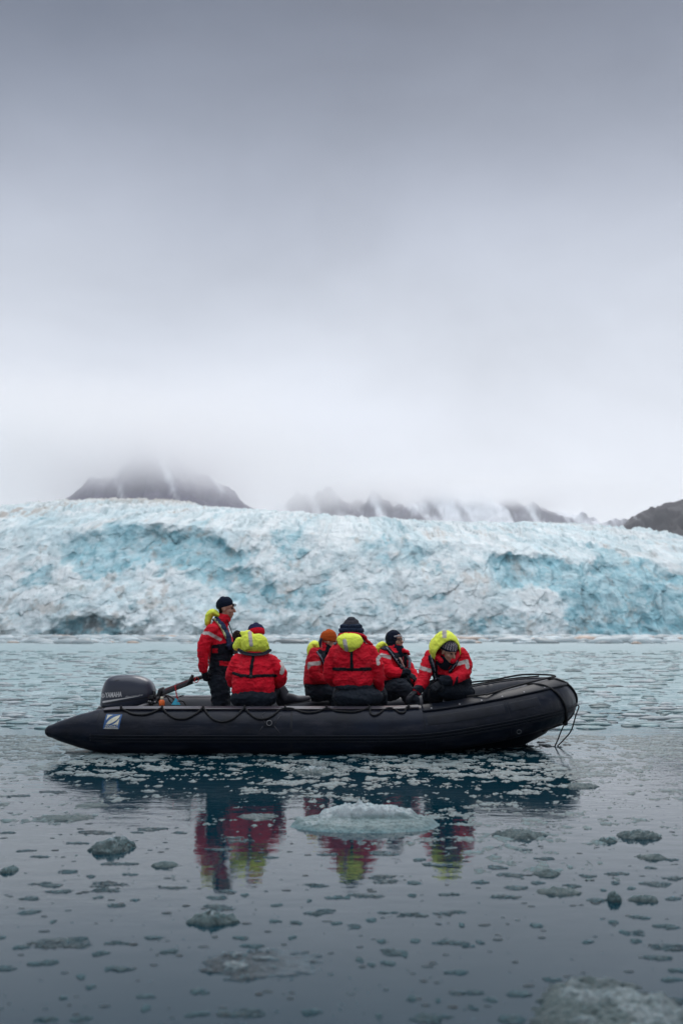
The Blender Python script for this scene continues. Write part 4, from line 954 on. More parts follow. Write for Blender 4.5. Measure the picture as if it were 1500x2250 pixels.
def shell(name, src, mask, off, mt, parent, th=.006, col=None):
    """strap or panel lying on the clothing: faces of src where mask holds, lifted off along the normal"""
    P, Nn = getPN(src); mk = mask(P, Nn); F = [p.vertices[:] for p in src.polygons if all(mk[i] for i in p.vertices)]
    if not F: return None
    used = sorted({i for f in F for i in f}); ix = {v: i for i, v in enumerate(used)}; n = len(used)
    V = np.concatenate([P[used] + Nn[used] * off, P[used] + Nn[used] * (off - th - .004)]); FF = [[ix[i] for i in f] for f in F]
    ed = {}
    for f in FF:
        for a, b in zip(f, f[1:] + f[:1]): ed[(a, b)] = ed.get((a, b), 0) + 1
    side = [[b, a, a + n, b + n] for (a, b) in ed if (b, a) not in ed]
    me = mesh_np(name, V, FF + side)
    if col is not None: set_col(me, np.tile(col, (len(V), 1)))
    return obj(name, me, mt, parent)
def seg_t(P, a, b):
    a = np.array(a); d = np.array(b) - a; t = ((P - a) @ d) / (d @ d); return t, np.linalg.norm(P - a - np.clip(t, 0, 1)[:, None] * d, axis=1)
def sdist_img(P, pl):
    """distance in photo pixels of surface points from a polyline measured on the photo"""
    X, Z = proj(P); best = np.full(len(P), 1e9)
    for (x0, y0), (x1, y1) in zip(pl, pl[1:]):
        dx, dy = x1 - x0, y1 - y0; t = np.clip(((X - x0) * dx + (Z - y0) * dy) / (dx * dx + dy * dy), 0, 1); best = np.minimum(best, np.hypot(X - x0 - t * dx, Z - y0 - t * dy))
    return best
def head_axes(fwd, up=(0, 0, 1)):
    f = nrmz(fwd); l = nrmz(np.cross(up, f)); u = np.cross(f, l); return np.array([f, l, u])   # rows
def add_head(b, c, A, s=1.0):
    c = np.array(c); L = lambda x, y, z: c + s * (x * A[0] + y * A[1] + z * A[2]); S = lambda *r: np.array(r) * s
    b.ell(L(-.012, 0, .032), S(.098, .076, .088), A); b.ell(L(.028, 0, -.035), S(.062, .058, .078), A)
    b.ell(L(.062, 0, -.093), S(.024, .028, .018), A); b.ell(L(.078, 0, .030), S(.018, .05, .014), A)
    b.loft([L(.088, 0, .018), L(.106, 0, -.012), L(.113, 0, -.030)], [.009 * s, .012 * s, .015 * s], A[1], 12)
    b.ell(L(.086, 0, -.058), S(.014, .024, .007), A); b.ell(L(.082, 0, -.070), S(.014, .021, .008), A)
    for k in (-1, 1):
        b.ell(L(.060, .038 * k, -.028), S(.026, .022, .022), A); b.ell(L(-.008, .077 * k, -.010), S(.018, .009, .032), A)
def eyes(root, c, A, s=1.0):
    for k in (-1, 1):
        b = Blob(); b.ell(np.array(c) + s * (.083 * A[0] + .031 * k * A[1] + .008 * A[2]), np.array((.012, .013, .006)) * s, A)
        me = bpy.data.meshes.new('eye'); me.from_pydata([tuple(v) for v in np.concatenate(b.V)], [], b.F); obj('eye', me, M['eye'], root)
def add_hand(b, w, d, palm, curl=.8, s=1.0, side=1):
    """w wrist, d finger direction, palm = direction the palm faces; curl radians per joint"""
    w = np.array(w, float); d = nrmz(d); pn = nrmz(palm - d * np.dot(palm, d)); sd = np.cross(d, pn)
    k = w + d * .05 * s
    b.loft([w, k, w + d * .09 * s], [(.030 * s, .022 * s), (.042 * s, .022 * s), (.042 * s, .018 * s)], sd, 14)
    for i, (o, ln) in enumerate(((-.031, .92), (-.0105, 1.05), (.0105, 1.0), (.031, .80))):
        p = w + d * .088 * s + sd * o * s; a = .25 * curl; pts = [p]
        for sgl, c_ in ((.042, 1.0), (.027, 1.25), (.022, .9)):
            q = d * math.cos(a) + pn * math.sin(a); p = p + q * sgl * ln * s; pts.append(p); a += curl * c_ * (1 + .06 * i)
        b.loft(pts, [.0115 * s, .011 * s, .0105 * s, .009 * s], sd, 10)
    t0 = w + d * .03 * s - sd * .030 * s * side; t1 = t0 + (d * .6 - sd * .75 * side + pn * .3) * .042 * s; t2 = t1 + (d * .75 - sd * .1 * side + pn * .65) * .034 * s
    b.loft([t0, t1, t2], [.015 * s, .013 * s, .0105 * s], pn, 10)

def person(label, loc, J, look, sk=1.0):
    """J: joints & profiles; builds the body, jacket, trousers. returns root"""
    root = empty('person', loc, label, 'person'); A = head_axes(*look)
    b = Blob(); add_head(b, J['head'], A, sk)
    T = J['torso']; f = .80
    b.loft([p for p, _ in T], [(w * f, d * f) for _, (w, d) in T], J['side'])
    top = np.array(T[-1][0]); b.cap(top, np.array(J['head']) - .05 * A[2] - .01 * A[0], .062, .052)
    for a in J['arms']:
        b.chain(a[0], [r * .68 for r in a[1]]); 
    for a in J['legs']: b.chain(a[0], [r * .78 for r in a[1]])
    obj('body', b.mesh('body', .0075, 3), M['skin'], root); eyes(root, J['head'], A, sk)
    return root, A
def jacket(root, J, colfn, seed, puff=.93, extra=None, amp=.016, tlo=0):
    b = Blob(); T = J['torso'][tlo:]; b.loft([p for p, _ in T], [w for _, w in T], J['side'], 28)
    for a in J['arms']: b.chain(a[0], [r * puff for r in a[1]])
    if extra: extra(b)
    me = b.mesh('jacket', .0078, 5); wrinkle(me, amp, 7.5, seed)
    def cf(P, Nn):   # each suit faded and grubby in its own way
        c = colfn(P, Nn); f = (.84 + .05 * (seed % 7)) * (1 + .22 * fbm(P * 3.5 + seed, 4, .6)); return c * f[:, None] + .012 * sst(.15, .6, fbm(P * 6 + seed * 2, 4, .65))[:, None]
    part('jacket', me, cf, M['cloth'], root); return me
def trousers(root, legs, seat, seed, col=PANTS, amp=.015):
    b = Blob()
    for a in legs: b.chain(a[0], a[1])
    for (c, r, *m) in seat: b.ell(c, r, m[0] if m else None)
    me = b.mesh('trousers', .009, 5); wrinkle(me, amp, 7, seed); part('trousers', me, col, M['cloth'], root); return me
def boot(root, ankle, toe, up=(0, 0, 1), s=1.0, shaft=.20, leg=None):
    a = np.array(ankle, float); t = np.array(toe, float); d = nrmz(t - a); u = nrmz(np.array(up) - d * np.dot(up, d)); sd = np.cross(d, u)
    b = Blob(); heel = a - d * .05 * s - u * .02
    b.loft([heel, a + d * .05 * s - u * .01, a + d * .14 * s - u * .035, a + d * .225 * s - u * .04], [(.042 * s, .055 * s), (.045 * s, .058 * s), (.052 * s, .035 * s), (.042 * s, .028 * s)], sd, 18)
    lg = nrmz(leg) if leg is not None else u
    b.cap(a, a + lg * shaft, .055 * s, .066 * s)
    me = b.mesh('boot', .007, 3); o = obj('boot', me, M['boot'], root)
    b = Blob(); b.loft([heel - u * .045, a + d * .09 * s - u * .062, a + d * .245 * s - u * .066], [(.046 * s, .012), (.05 * s, .012), (.045 * s, .012)], sd, 16)
    obj('sole', b.mesh('sole', .006, 2), M['black'], root)
def glove(root, w, d, palm, curl=.8, side=1, s=1.05, cuff=None):
    b = Blob(); add_hand(b, w, d, palm, curl, s, side)
    if cuff is not None: b.cap(np.array(w) - nrmz(d) * .05, np.array(w) + nrmz(d) * .01, .042, .034)
    obj('glove', b.mesh('glove', .0045, 2), M['glove'], root)
def knit(name, root, A, c, zs, col, s=1.0, mt='knit', tilt=0, voxel=.006, seed=1, wr=.002, rib=True):
    """beanie-like cap: zs = (height above head centre, forward shift, half-length, half-width)"""
    b = Blob(); c = np.array(c)
    b.loft([c + s * (z * A[2] + x * A[0]) for z, x, _, _ in zs], [(l * s, w * s) for _, _, l, w in zs], A[0], 28, (.1, .5))
    me = b.mesh(name, voxel, 2); wrinkle(me, wr, 25, seed); return part(name, me, col, M[mt], root)
BEANIE = [(.018, -.012, .100, .084), (.032, -.014, .107, .088), (.060, -.016, .106, .087), (.092, -.024, .094, .078), (.116, -.034, .066, .055), (.126, -.038, .030, .026)]
def hood_shape(c, axis, up, rad, open_deg, col, root, seed=1, name='hood', th=.012, squash=None, thf=.35):
    """hollow hood: ellipsoid shell open round +axis"""
    A = head_axes(axis, up); a = np.linspace(R(open_deg), math.pi, 26); p = np.linspace(0, 2 * math.pi, 110, endpoint=False)
    Aa, Pp = np.meshgrid(a, p, indexing='ij'); D = np.stack([np.cos(Aa), np.sin(Aa) * np.cos(Pp), np.sin(Aa) * np.sin(Pp)], -1)
    if squash: D = squash(D)
    nz = .012 * fbm(D * 3 + seed, 4, ridged=True)[..., None]
    V1 = (D * (np.array(rad) + nz)) @ A + np.array(c); V2 = (D * (np.array(rad) - th + nz)) @ A + np.array(c)
    n, m = D.shape[:2]; F = gridF(n, m, wrap=True); k = n * m
    FF = [list(f) for f in F] + [[i + k for i in f][::-1] for f in F] + [[(j + 1) % m, j, j + k, (j + 1) % m + k] for j in range(m)]
    return part(name, mesh_np(name, np.concatenate([V1.reshape(-1, 3), V2.reshape(-1, 3)]), FF), col, M['cloth'], root)
def folded_hood(root, lofts, seed, side, bandpl=None, bw=4.2, extra=None, voxel=.006):
    b = Blob()
    for pts, wd in lofts: b.loft(pts, wd, side, 22)
    if extra: extra(b)
    me = b.mesh('hood', voxel, 4); wrinkle(me, .009, 13, seed, (1, 1, 1))
    part('hood', me, YEL, M['cloth'], root)
    if bandpl: shell('reflective_strip', me, lambda P, Nn: (sdist_img(P, bandpl) < bw) & (Nn[:, 1] < .1), .004, M['cloth'], root, .004, REFL)
    return me
def A3(px, py, Y): return np.array(at(px, py, Y))
def sleeve_band(me, P, cols, arm, t0=.38, t1=.56):
    t, d = seg_t(P, arm[0], arm[1]); m = (t > t0) & (t < t1) & (d < .15); cols[m] = REFL
def base_cols(P, c): return np.tile(c, (len(P), 1)).astype(float)
def imgxy(P): return proj(P)
def mk_person(fn): fn()

# ---------------------------------------------------------- 1 driver, standing, profile to the right
def driver():
    Y = 12.32; X = (1, .0, 0)
    ra = [A3(466, 1385, Y - .19), A3(450, 1412, Y - .22), A3(447, 1436, Y - .23), A3(447, 1470, Y - .2)]
    la = [A3(486, 1384, Y + .2), A3(490, 1412, Y + .24), A3(494, 1440, Y + .22), A3(512, 1450, Y + .08)]
    J = dict(head=A3(497, 1338, Y), side=(0, 1, 0), torso=[(A3(483, 1500, Y), (.175, .135)), (A3(484, 1478, Y), (.19, .14)), (A3(485, 1450, Y), (.19, .14)), (A3(483, 1420, Y), (.205, .165)), (A3(480, 1396, Y), (.21, .15)), (A3(483, 1378, Y), (.15, .105)), (A3(489, 1365, Y), (.08, .07))],
             arms=[(ra, [.082, .078, .072, .058]), (la, [.082, .075, .07, .055])],
             legs=[([A3(482, 1495, Y - .1), A3(484, 1545, Y - .12), A3(481, 1600, Y - .12)], [.118, .105, .085]), ([A3(484, 1495, Y + .1), A3(487, 1540, Y + .13), A3(484, 1590, Y + .13)], [.118, .105, .085])])
    for L in J['legs']: L[0][2][2] = .26
    root, A = person('person standing at the stern in dark knit hat, one hand on the motor tiller', (J['head'][0], Y, .14), J, ((1, -.12, -.02),))
    def colf(P, Nn):
        x, y = imgxy(P); c = base_cols(P, RED); t, d = seg_t(P, ra[1], ra[3]); t0, d0 = seg_t(P, ra[0], ra[1])
        arm = (np.minimum(d, d0) < .125) & (P[:, 1] < Y - .04) & (x < 461 + (1452 - y) * .12)
        dark = (~arm) & (y > 1414 + (488 - x) * .16) & (P[:, 1] < Y + .12)
        dark |= (~arm) & (y > 1452); c[dark] = NAVY
        tl, dl = seg_t(P, la[1], la[3]); c[(dl < .085) & (P[:, 1] > Y + .1)] = RED
        pk = ((np.abs(x - 495) < 13) & (np.abs(y - 1458 + (x - 495) * -.04) < 5)) | ((np.abs(x - 472) < 6) & (np.abs(y - 1430) < 5)); c[pk & (Nn[:, 1] < 0) & ~arm] = RED * .8
        tb, db = seg_t(P, ra[0], ra[1]); dline = sdist_img(P, [(448, 1391), (458, 1391), (484, 1405)]); c[(dline < 3.6) & (P[:, 1] < Y - .1)] = REFL
        return c
    jm = jacket(root, J, colf, 3, extra=lambda b: (b.loft([A3(486, 1372, Y), A3(492, 1358, Y), A3(494, 1351, Y)], [(.085, .085), (.082, .078), (.078, .075)], (0, 1, 0), 20, (1, .15))))
    tm = trousers(root, J['legs'], [(A3(482, 1492, Y), (.14, .19, .14))], 5)
    boot(root, A3(482, 1640, Y - .12) * (1, 1, 0) + (0, 0, .2), A3(500, 1640, Y - .12) * (1, 1, 0) + (0, 0, .2)); boot(root, A3(486, 1640, Y + .13) * (1, 1, 0) + (0, 0, .2), A3(505, 1640, Y + .13) * (1, 1, 0) + (0, 0, .2))
    glove(root, A3(447, 1472, Y - .2), A3(452, 1492, Y - .17) - A3(447, 1472, Y - .2), np.array((.55, .8, 0)), .85, side=-1, cuff=1)
    glove(root, la[3], (.9, -.5, -.1), np.array((0, -.3, -1)), .8, cuff=1)
    knit('beanie', root, A, J['head'], [(.022, -.015, .098, .082), (.040, -.02, .106, .087), (.07, -.028, .108, .088), (.105, -.042, .092, .075), (.128, -.052, .065, .055), (.138, -.056, .03, .03)], DNAVY * .8, 1.0, seed=4)
    gb = Blob(); h = J['head']; gb.loft([h + .10 * A[0] * 1.0 + .05 * A[2] + k * A[1] for k in (-.06, -.03, .0, .03, .06)], [(.014, .020)] * 5, A[0], 12); obj('goggles', gb.mesh('goggles', .005, 2), M['glass'], root)
    gb = Blob(); gb.loft([h - .052 * A[0] + (.0) * A[2] - .0 * A[1], h - .055 * A[0] - .05 * A[2]], [(.045, .072), (.03, .058)], A[0], 18); part('hair', gb.mesh('hair', .006, 2), np.array((.012, .008, .006)), M['knit'], root)
    folded_hood(root, [([A3(456, 1370, Y - .02), A3(459, 1355, Y), A3(468, 1346, Y), A3(480, 1352, Y)], [(.08, .03), (.11, .042), (.11, .045), (.08, .025)])], 2, (0, 1, 0))
    vl = [(461, 1358), (478, 1361), (488, 1376), (500, 1400), (504, 1424)]
    shell('life_vest', jm, lambda P, Nn: (sdist_img(P, vl) < 5.2) & (P[:, 1] < Y) & (Nn[:, 1] < .25), .022, M['cloth'], root, .02, np.array((.02, .035, .08)))
    vl2 = [(461, 1360), (474, 1364), (484, 1379), (495, 1402)]
    shell('vest_piping', jm, lambda P, Nn: (sdist_img(P, vl2) < 1.5) & (P[:, 1] < Y) & (Nn[:, 1] < .25), .027, M['cloth'], root, .02, np.array((.42, .45, .25)))
    # binoculars on the chest
    bi = empty('binoculars', A3(516, 1424, Y - .05), 'black binoculars hanging on the chest of the standing driver', 'binoculars')
    for k in (-.035, .035):
        o_ = A3(516, 1424, Y - .08 + k); V, F = sweep(catmull([o_ + (0, 0, .06), o_ + (.002, 0, .02), o_ + (.004, 0, -.02), o_ + (.006, 0, -.075)], 4), np.interp(np.linspace(0, 1, 13), [0, .3, .5, 1], [.022, .024, .034, .037]), 14); obj('barrel', mesh_np('barrel', V, F), M['black'], bi)
    tube_obj('neck_strap', [A3(499, 1362, Y - .09), A3(508, 1385, Y - .1), A3(513, 1405, Y - .1), A3(515, 1416, Y - .08)], .006, M['webbing'], bi, 6)
driver()

# ---------------------------------------------------------- 2 seated, back to us, folded yellow hood
def back_left():
    Y = 11.52
    l = [A3(524, 1452, Y + .02), A3(512, 1480, Y + .06), A3(517, 1500, Y + .2), A3(535, 1502, Y + .42)]
    r = [A3(594, 1453, Y + .02), A3(612, 1474, Y + .05), A3(613, 1494, Y + .14), A3(598, 1506, Y + .38)]
    J = dict(head=A3(563, 1400, Y + .15), side=(1, 0, 0), torso=[(A3(556, 1522, Y), (.235, .16)), (A3(556, 1508, Y), (.242, .17)), (A3(556, 1485, Y), (.235, .16)), (A3(558, 1462, Y + .02), (.238, .15)), (A3(559, 1446, Y + .05), (.20, .13)), (A3(559, 1434, Y + .09), (.12, .10)), (A3(558, 1425, Y + .12), (.075, .075))],
             arms=[(l, [.085, .085, .08, .05]), (r, [.085, .09, .088, .052])],
             legs=[([A3(535, 1530, Y + .05), A3(530, 1530, Y + .45), A3(533, 1560, Y + .6)], [.11, .09, .07]), ([A3(580, 1530, Y + .05), A3(600, 1514, Y + .42), A3(612, 1515, Y + .42), A3(628, 1535, Y + .40)], [.12, .10, .085, .066])])
    root, A = person('person seated back turned with wide folded yellow hood over bent head, boot stretched right', (J['head'][0], Y, .5), J, ((-.35, .9, -.35),))
    def colf(P, Nn):
        x, y = imgxy(P); c = base_cols(P, RED); c[(sdist_img(P, [(619, 1457), (623, 1463), (619, 1478)]) < 4.5) & (x > 613)] = REFL * 1.1
        return c
    jm = jacket(root, J, colf, 11, extra=lambda b: b.loft([A3(556, 1520, Y), A3(556, 1500, Y)], [(.225, .15), (.245, .165)], (1, 0, 0), 24, (.2, .3)))
    trousers(root, J['legs'], [(A3(557, 1534, Y - .01), (.265, .19, .13))], 12)
    boot(root, A3(626, 1536, Y + .38), A3(655, 1531, Y + .36), (0.15, -.1, 1), 1.2, .12, leg=A3(612, 1512, Y + .42) - A3(626, 1536, Y + .38))
    boot(root, A3(533, 1580, Y + .6), A3(533, 1580, Y + .85))
    knit('beanie', root, A, J['head'] + .01 * A[2], BEANIE, lambda P, Nn: np.where(((P - J['head']) @ A[2] < .075)[:, None], RED, np.array((.01, .012, .05))), 1.12, seed=7)
    gb = Blob(); gb.ell(A3(521, 1398, Y + .12), (.045, .05, .06)); me = gb.mesh('fur_trim', .005, 1); wrinkle(me, .02, 60, 3); part('fur_trim', me, np.array((.035, .022, .02)), M['knit'], root)
    folded_hood(root, [([A3(559, 1427, Y + .0), A3(558, 1418, Y - .02), A3(547, 1406, Y - .01), A3(541, 1394, Y + .01)], [(.172, .05), (.165, .075), (.108, .07), (.062, .045)]),
                       ([A3(521, 1422, Y + .06), A3(527, 1408, Y + .05)], [(.05, .04), (.05, .04)]), ([A3(531, 1391, Y + .02), A3(553, 1393, Y + .02)], [(.02, .02), (.02, .02)])], 4, (1, 0, 0), [(549, 1391), (552, 1417)], 4.6)
    b = Blob(); b.loft([A3(525, 1428, Y - .02), A3(536, 1435, Y - .09), A3(558, 1438, Y - .11), A3(580, 1436, Y - .09), A3(593, 1429, Y - .01)], [(.02, .024)] * 5, (0, 0, 1), 12); me = b.mesh('vest_collar', .006, 2)
    part('vest_collar', me, lambda P, Nn: np.where((Nn[:, 2] < -.1)[:, None], GREY * .7, NAVY), M['cloth'], root)
    shell('harness_strap', jm, lambda P, Nn: (sdist_img(P, [(557, 1440), (553, 1462), (551, 1488)]) < 4.1) & (Nn[:, 1] < .1), .006, M['webbing'], root)
    shell('harness_strap', jm, lambda P, Nn: (sdist_img(P, [(513, 1479), (530, 1485), (555, 1486), (590, 1484), (606, 1485)]) < 4.0) & (Nn[:, 1] < .1), .006, M['webbing'], root)
    b = Blob(); b.ell(A3(551, 1487, Y - .175), (.022, .012, .02)); obj('buckle', b.mesh('buckle', .004, 1), M['black'], root)
back_left()

# ---------------------------------------------------------- 3 orange beanie, far side, facing right
def orange():
    Y = 12.85
    r = [A3(690, 1437, Y - .16), A3(689, 1465, Y - .22), A3(694, 1488, Y - .22), A3(722, 1494, Y - .12)]
    l = [A3(704, 1436, Y + .17), A3(712, 1462, Y + .2), A3(716, 1485, Y + .18), A3(738, 1492, Y + .05)]
    J = dict(head=A3(722, 1410, Y), side=(0, 1, 0), torso=[(A3(692, 1512, Y), (.17, .13)), (A3(692, 1496, Y), (.18, .14)), (A3(694, 1470, Y), (.18, .14)), (A3(699, 1448, Y), (.20, .14)), (A3(703, 1434, Y), (.16, .11)), (A3(711, 1424, Y), (.08, .08))],
             arms=[(r, [.085, .08, .075, .055]), (l, [.08, .075, .07, .05])],
             legs=[([A3(695, 1520, Y - .08), A3(722, 1520, Y - .12), A3(738, 1530, Y - .12), A3(738, 1575, Y - .12)], [.125, .11, .095, .075]), ([A3(695, 1520, Y + .08), A3(728, 1518, Y + .1), A3(745, 1560, Y + .1)], [.12, .1, .075])])
    root, A = person('person in bright orange knit beanie seated beyond the big person, facing right', (J['head'][0], Y, .5), J, ((1, .05, -.22),))
    def colf(P, Nn):
        x, y = imgxy(P); c = base_cols(P, RED); c[(x > 704 + (y - 1430) * .12) & (y < 1484) & (y > 1430)] = NAVY
        t, d = seg_t(P, r[0], r[2]); c[(sdist_img(P, [(676, 1466), (680, 1459), (705, 1457)]) < 4.6) & (d < .12) & (x < 705)] = REFL
        c[y > 1503] = NAVY; return c
    jm = jacket(root, J, colf, 21, extra=lambda b: b.loft([A3(704, 1434, Y), A3(712, 1422, Y)], [(.11, .10), (.085, .085)], (0, 1, 0), 18))
    trousers(root, J['legs'], [(A3(692, 1518, Y), (.125, .2, .13))], 22)
    boot(root, A3(740, 1590, Y - .12), A3(765, 1590, Y - .12)); boot(root, A3(748, 1590, Y + .1), A3(772, 1590, Y + .1))
    glove(root, r[3], (.9, .2, -.25), np.array((0, .3, -1)), .7, cuff=1)
    knit('beanie', root, A, J['head'], [(.012, -.012, .104, .088), (.035, -.014, .108, .092), (.038, -.014, .104, .088), (.072, -.018, .106, .09), (.108, -.028, .092, .078), (.135, -.036, .06, .05), (.145, -.04, .028, .025)], np.array((.42, .075, .012)), 1.0, seed=3)
    b = Blob(); h = J['head']; b.loft([h - .0 * A[0] - .13 * A[2], h - .01 * A[0] - .085 * A[2], h + .0 * A[0] - .045 * A[2]], [(.10, .10), (.088, .085), (.082, .074)], A[0], 20, (.5, .2))
    part('neck_warmer', b.mesh('neck_warmer', .006, 2), lambda P, Nn: base_cols(P, NAVY * .8), M['knit'], root)
    b = Blob(); b.loft([h - .075 * A[0] - .10 * A[2], h - .10 * A[0] - .05 * A[2], h - .10 * A[0] + .01 * A[2]], [(.03, .10), (.03, .105), (.022, .09)], A[0], 18); me = b.mesh('collar', .006, 2)
    part('collar', me, lambda P, Nn: np.where((((P - h) @ A[0] > -.088))[:, None], np.array((.55, .15, .14)), DNAVY), M['cloth'], root)
    folded_hood(root, [([A3(681, 1434, Y - .04), A3(684, 1424, Y), A3(692, 1416, Y + .02), A3(702, 1424, Y)], [(.10, .03), (.13, .055), (.12, .05), (.10, .045)])], 6, (0, 1, 0))
    shell('vest_strap', jm, lambda P, Nn: (sdist_img(P, [(696, 1433), (705, 1446), (714, 1466), (718, 1482)]) < 1.8) & (P[:, 1] < Y + .05), .012, M['cloth'], root, .012, GREY)
    shell('life_vest', jm, lambda P, Nn: (sdist_img(P, [(702, 1432), (712, 1455), (720, 1478)]) < 5.5) & (P[:, 1] < Y + .05), .008, M['cloth'], root, .012, NAVY * .8)
orange()

# ---------------------------------------------------------- 4 big, back to us
def back_mid():
    Y = 11.50
    l = [A3(740, 1432, Y + .02), A3(729, 1462, Y + .05), A3(728, 1488, Y + .1), A3(742, 1500, Y + .34)]
    r = [A3(808, 1430, Y + .02), A3(824, 1458, Y + .03), A3(830, 1486, Y + .05), A3(832, 1507, Y + .16)]
    J = dict(head=A3(772, 1384, Y + .10), side=(1, 0, 0), torso=[(A3(777, 1515, Y), (.205, .15)), (A3(776, 1495, Y), (.222, .16)), (A3(775, 1468, Y), (.215, .155)), (A3(774, 1445, Y), (.235, .155)), (A3(774, 1428, Y + .01), (.225, .135)), (A3(773, 1415, Y + .03), (.15, .11)), (A3(772, 1405, Y + .06), (.09, .09))],
             arms=[(l, [.095, .095, .085, .055]), (r, [.095, .095, .08, .062])],
             legs=[([A3(762, 1528, Y + .05), A3(750, 1526, Y + .45), A3(752, 1560, Y + .58)], [.125, .10, .08]), ([A3(800, 1528, Y + .05), A3(828, 1522, Y + .38), A3(835, 1560, Y + .5)], [.13, .105, .08])])
    root, A = person('large person seated back turned in grey hat, puffy navy collar and black harness cross', (J['head'][0], Y, .5), J, ((.25, 1, -.12),))
    def colf(P, Nn):
        c = base_cols(P, RED); c[(sdist_img(P, [(833, 1443), (829, 1449), (831, 1458)]) < 3.8) & (proj(P)[0] > 826)] = REFL * 1.15
        return c
    jm = jacket(root, J, colf, 31, amp=.018, extra=lambda b: b.loft([A3(777, 1499, Y), A3(776, 1490, Y)], [(.226, .15), (.23, .165)], (1, 0, 0), 24, (.2, .3)), tlo=1)
    trousers(root, J['legs'], [(A3(786, 1532, Y - .01), (.29, .2, .12)), (A3(777, 1510, Y), (.215, .155, .06))], 32, np.array((.009, .014, .022)))
    boot(root, A3(752, 1590, Y + .58), A3(745, 1590, Y + .83)); boot(root, A3(835, 1590, Y + .5), A3(845, 1590, Y + .75))
    glove(root, r[3], (.1, .6, -.8), np.array((-1, 0, -.1)), .7, cuff=1)
    h = J['head']
    knit('beanie', root, A, h, [(.0, -.01, .106, .09), (.03, -.012, .112, .094), (.07, -.016, .108, .09), (.10, -.024, .088, .075), (.118, -.03, .055, .05)], np.array((.035, .035, .045)), 1.03, seed=9)
    b = Blob()
    for i, (py, w, d) in enumerate(((1405, .135, .12), (1396, .145, .125), (1387, .145, .12), (1378, .125, .105))):
        b.loft([A3(771, py, Y + .08), A3(771, py - 4, Y + .08)], [(w, d), (w * .98, d * .98)], (1, 0, 0), 26, (.25, .25))
    me = b.mesh('puffer_collar', .006, 2); wrinkle(me, .012, 16, 2, (1.6, 1, .6)); part('puffer_collar', me, np.array((.010, .022, .05)), M['cloth'], root)
    b = Blob(); b.loft([A3(745, 1410, Y + .02), A3(748, 1396, Y - .03), A3(772, 1393, Y - .07), A3(797, 1397, Y - .03), A3(804, 1408, Y + .0), A3(817, 1416, Y + .0)], [(.025, .03), (.02, .03), (.02, .03), (.02, .03), (.026, .03), (.015, .012)], (0, 0, 1), 14); me = b.mesh('collar', .006, 2); wrinkle(me, .006, 14, 8); part('collar', me, RED * .8, M['cloth'], root)
    folded_hood(root, [([A3(766, 1427, Y - .13), A3(767, 1418, Y - .145), A3(768, 1407, Y - .13), A3(769, 1398, Y - .09)], [(.07, .03), (.125, .055), (.155, .055), (.125, .035)])], 8, (1, 0, 0), [(757, 1408), (761, 1428)], 4.6)
    shell('harness_strap', jm, lambda P, Nn: (sdist_img(P, [(771, 1424), (773, 1472)]) < 4.1) & (Nn[:, 1] < .1), .006, M['webbing'], root)
    shell('harness_strap', jm, lambda P, Nn: (sdist_img(P, [(733, 1470), (775, 1471), (813, 1470)]) < 4.1) & (Nn[:, 1] < .1), .006, M['webbing'], root)
    shell('vest_collar', jm, lambda P, Nn: (sdist_img(P, [(736, 1414), (742, 1404), (800, 1408), (812, 1412)]) < 4) & (Nn[:, 1] < .6), .012, M['cloth'], root, .014, GREY * .6)
back_mid()

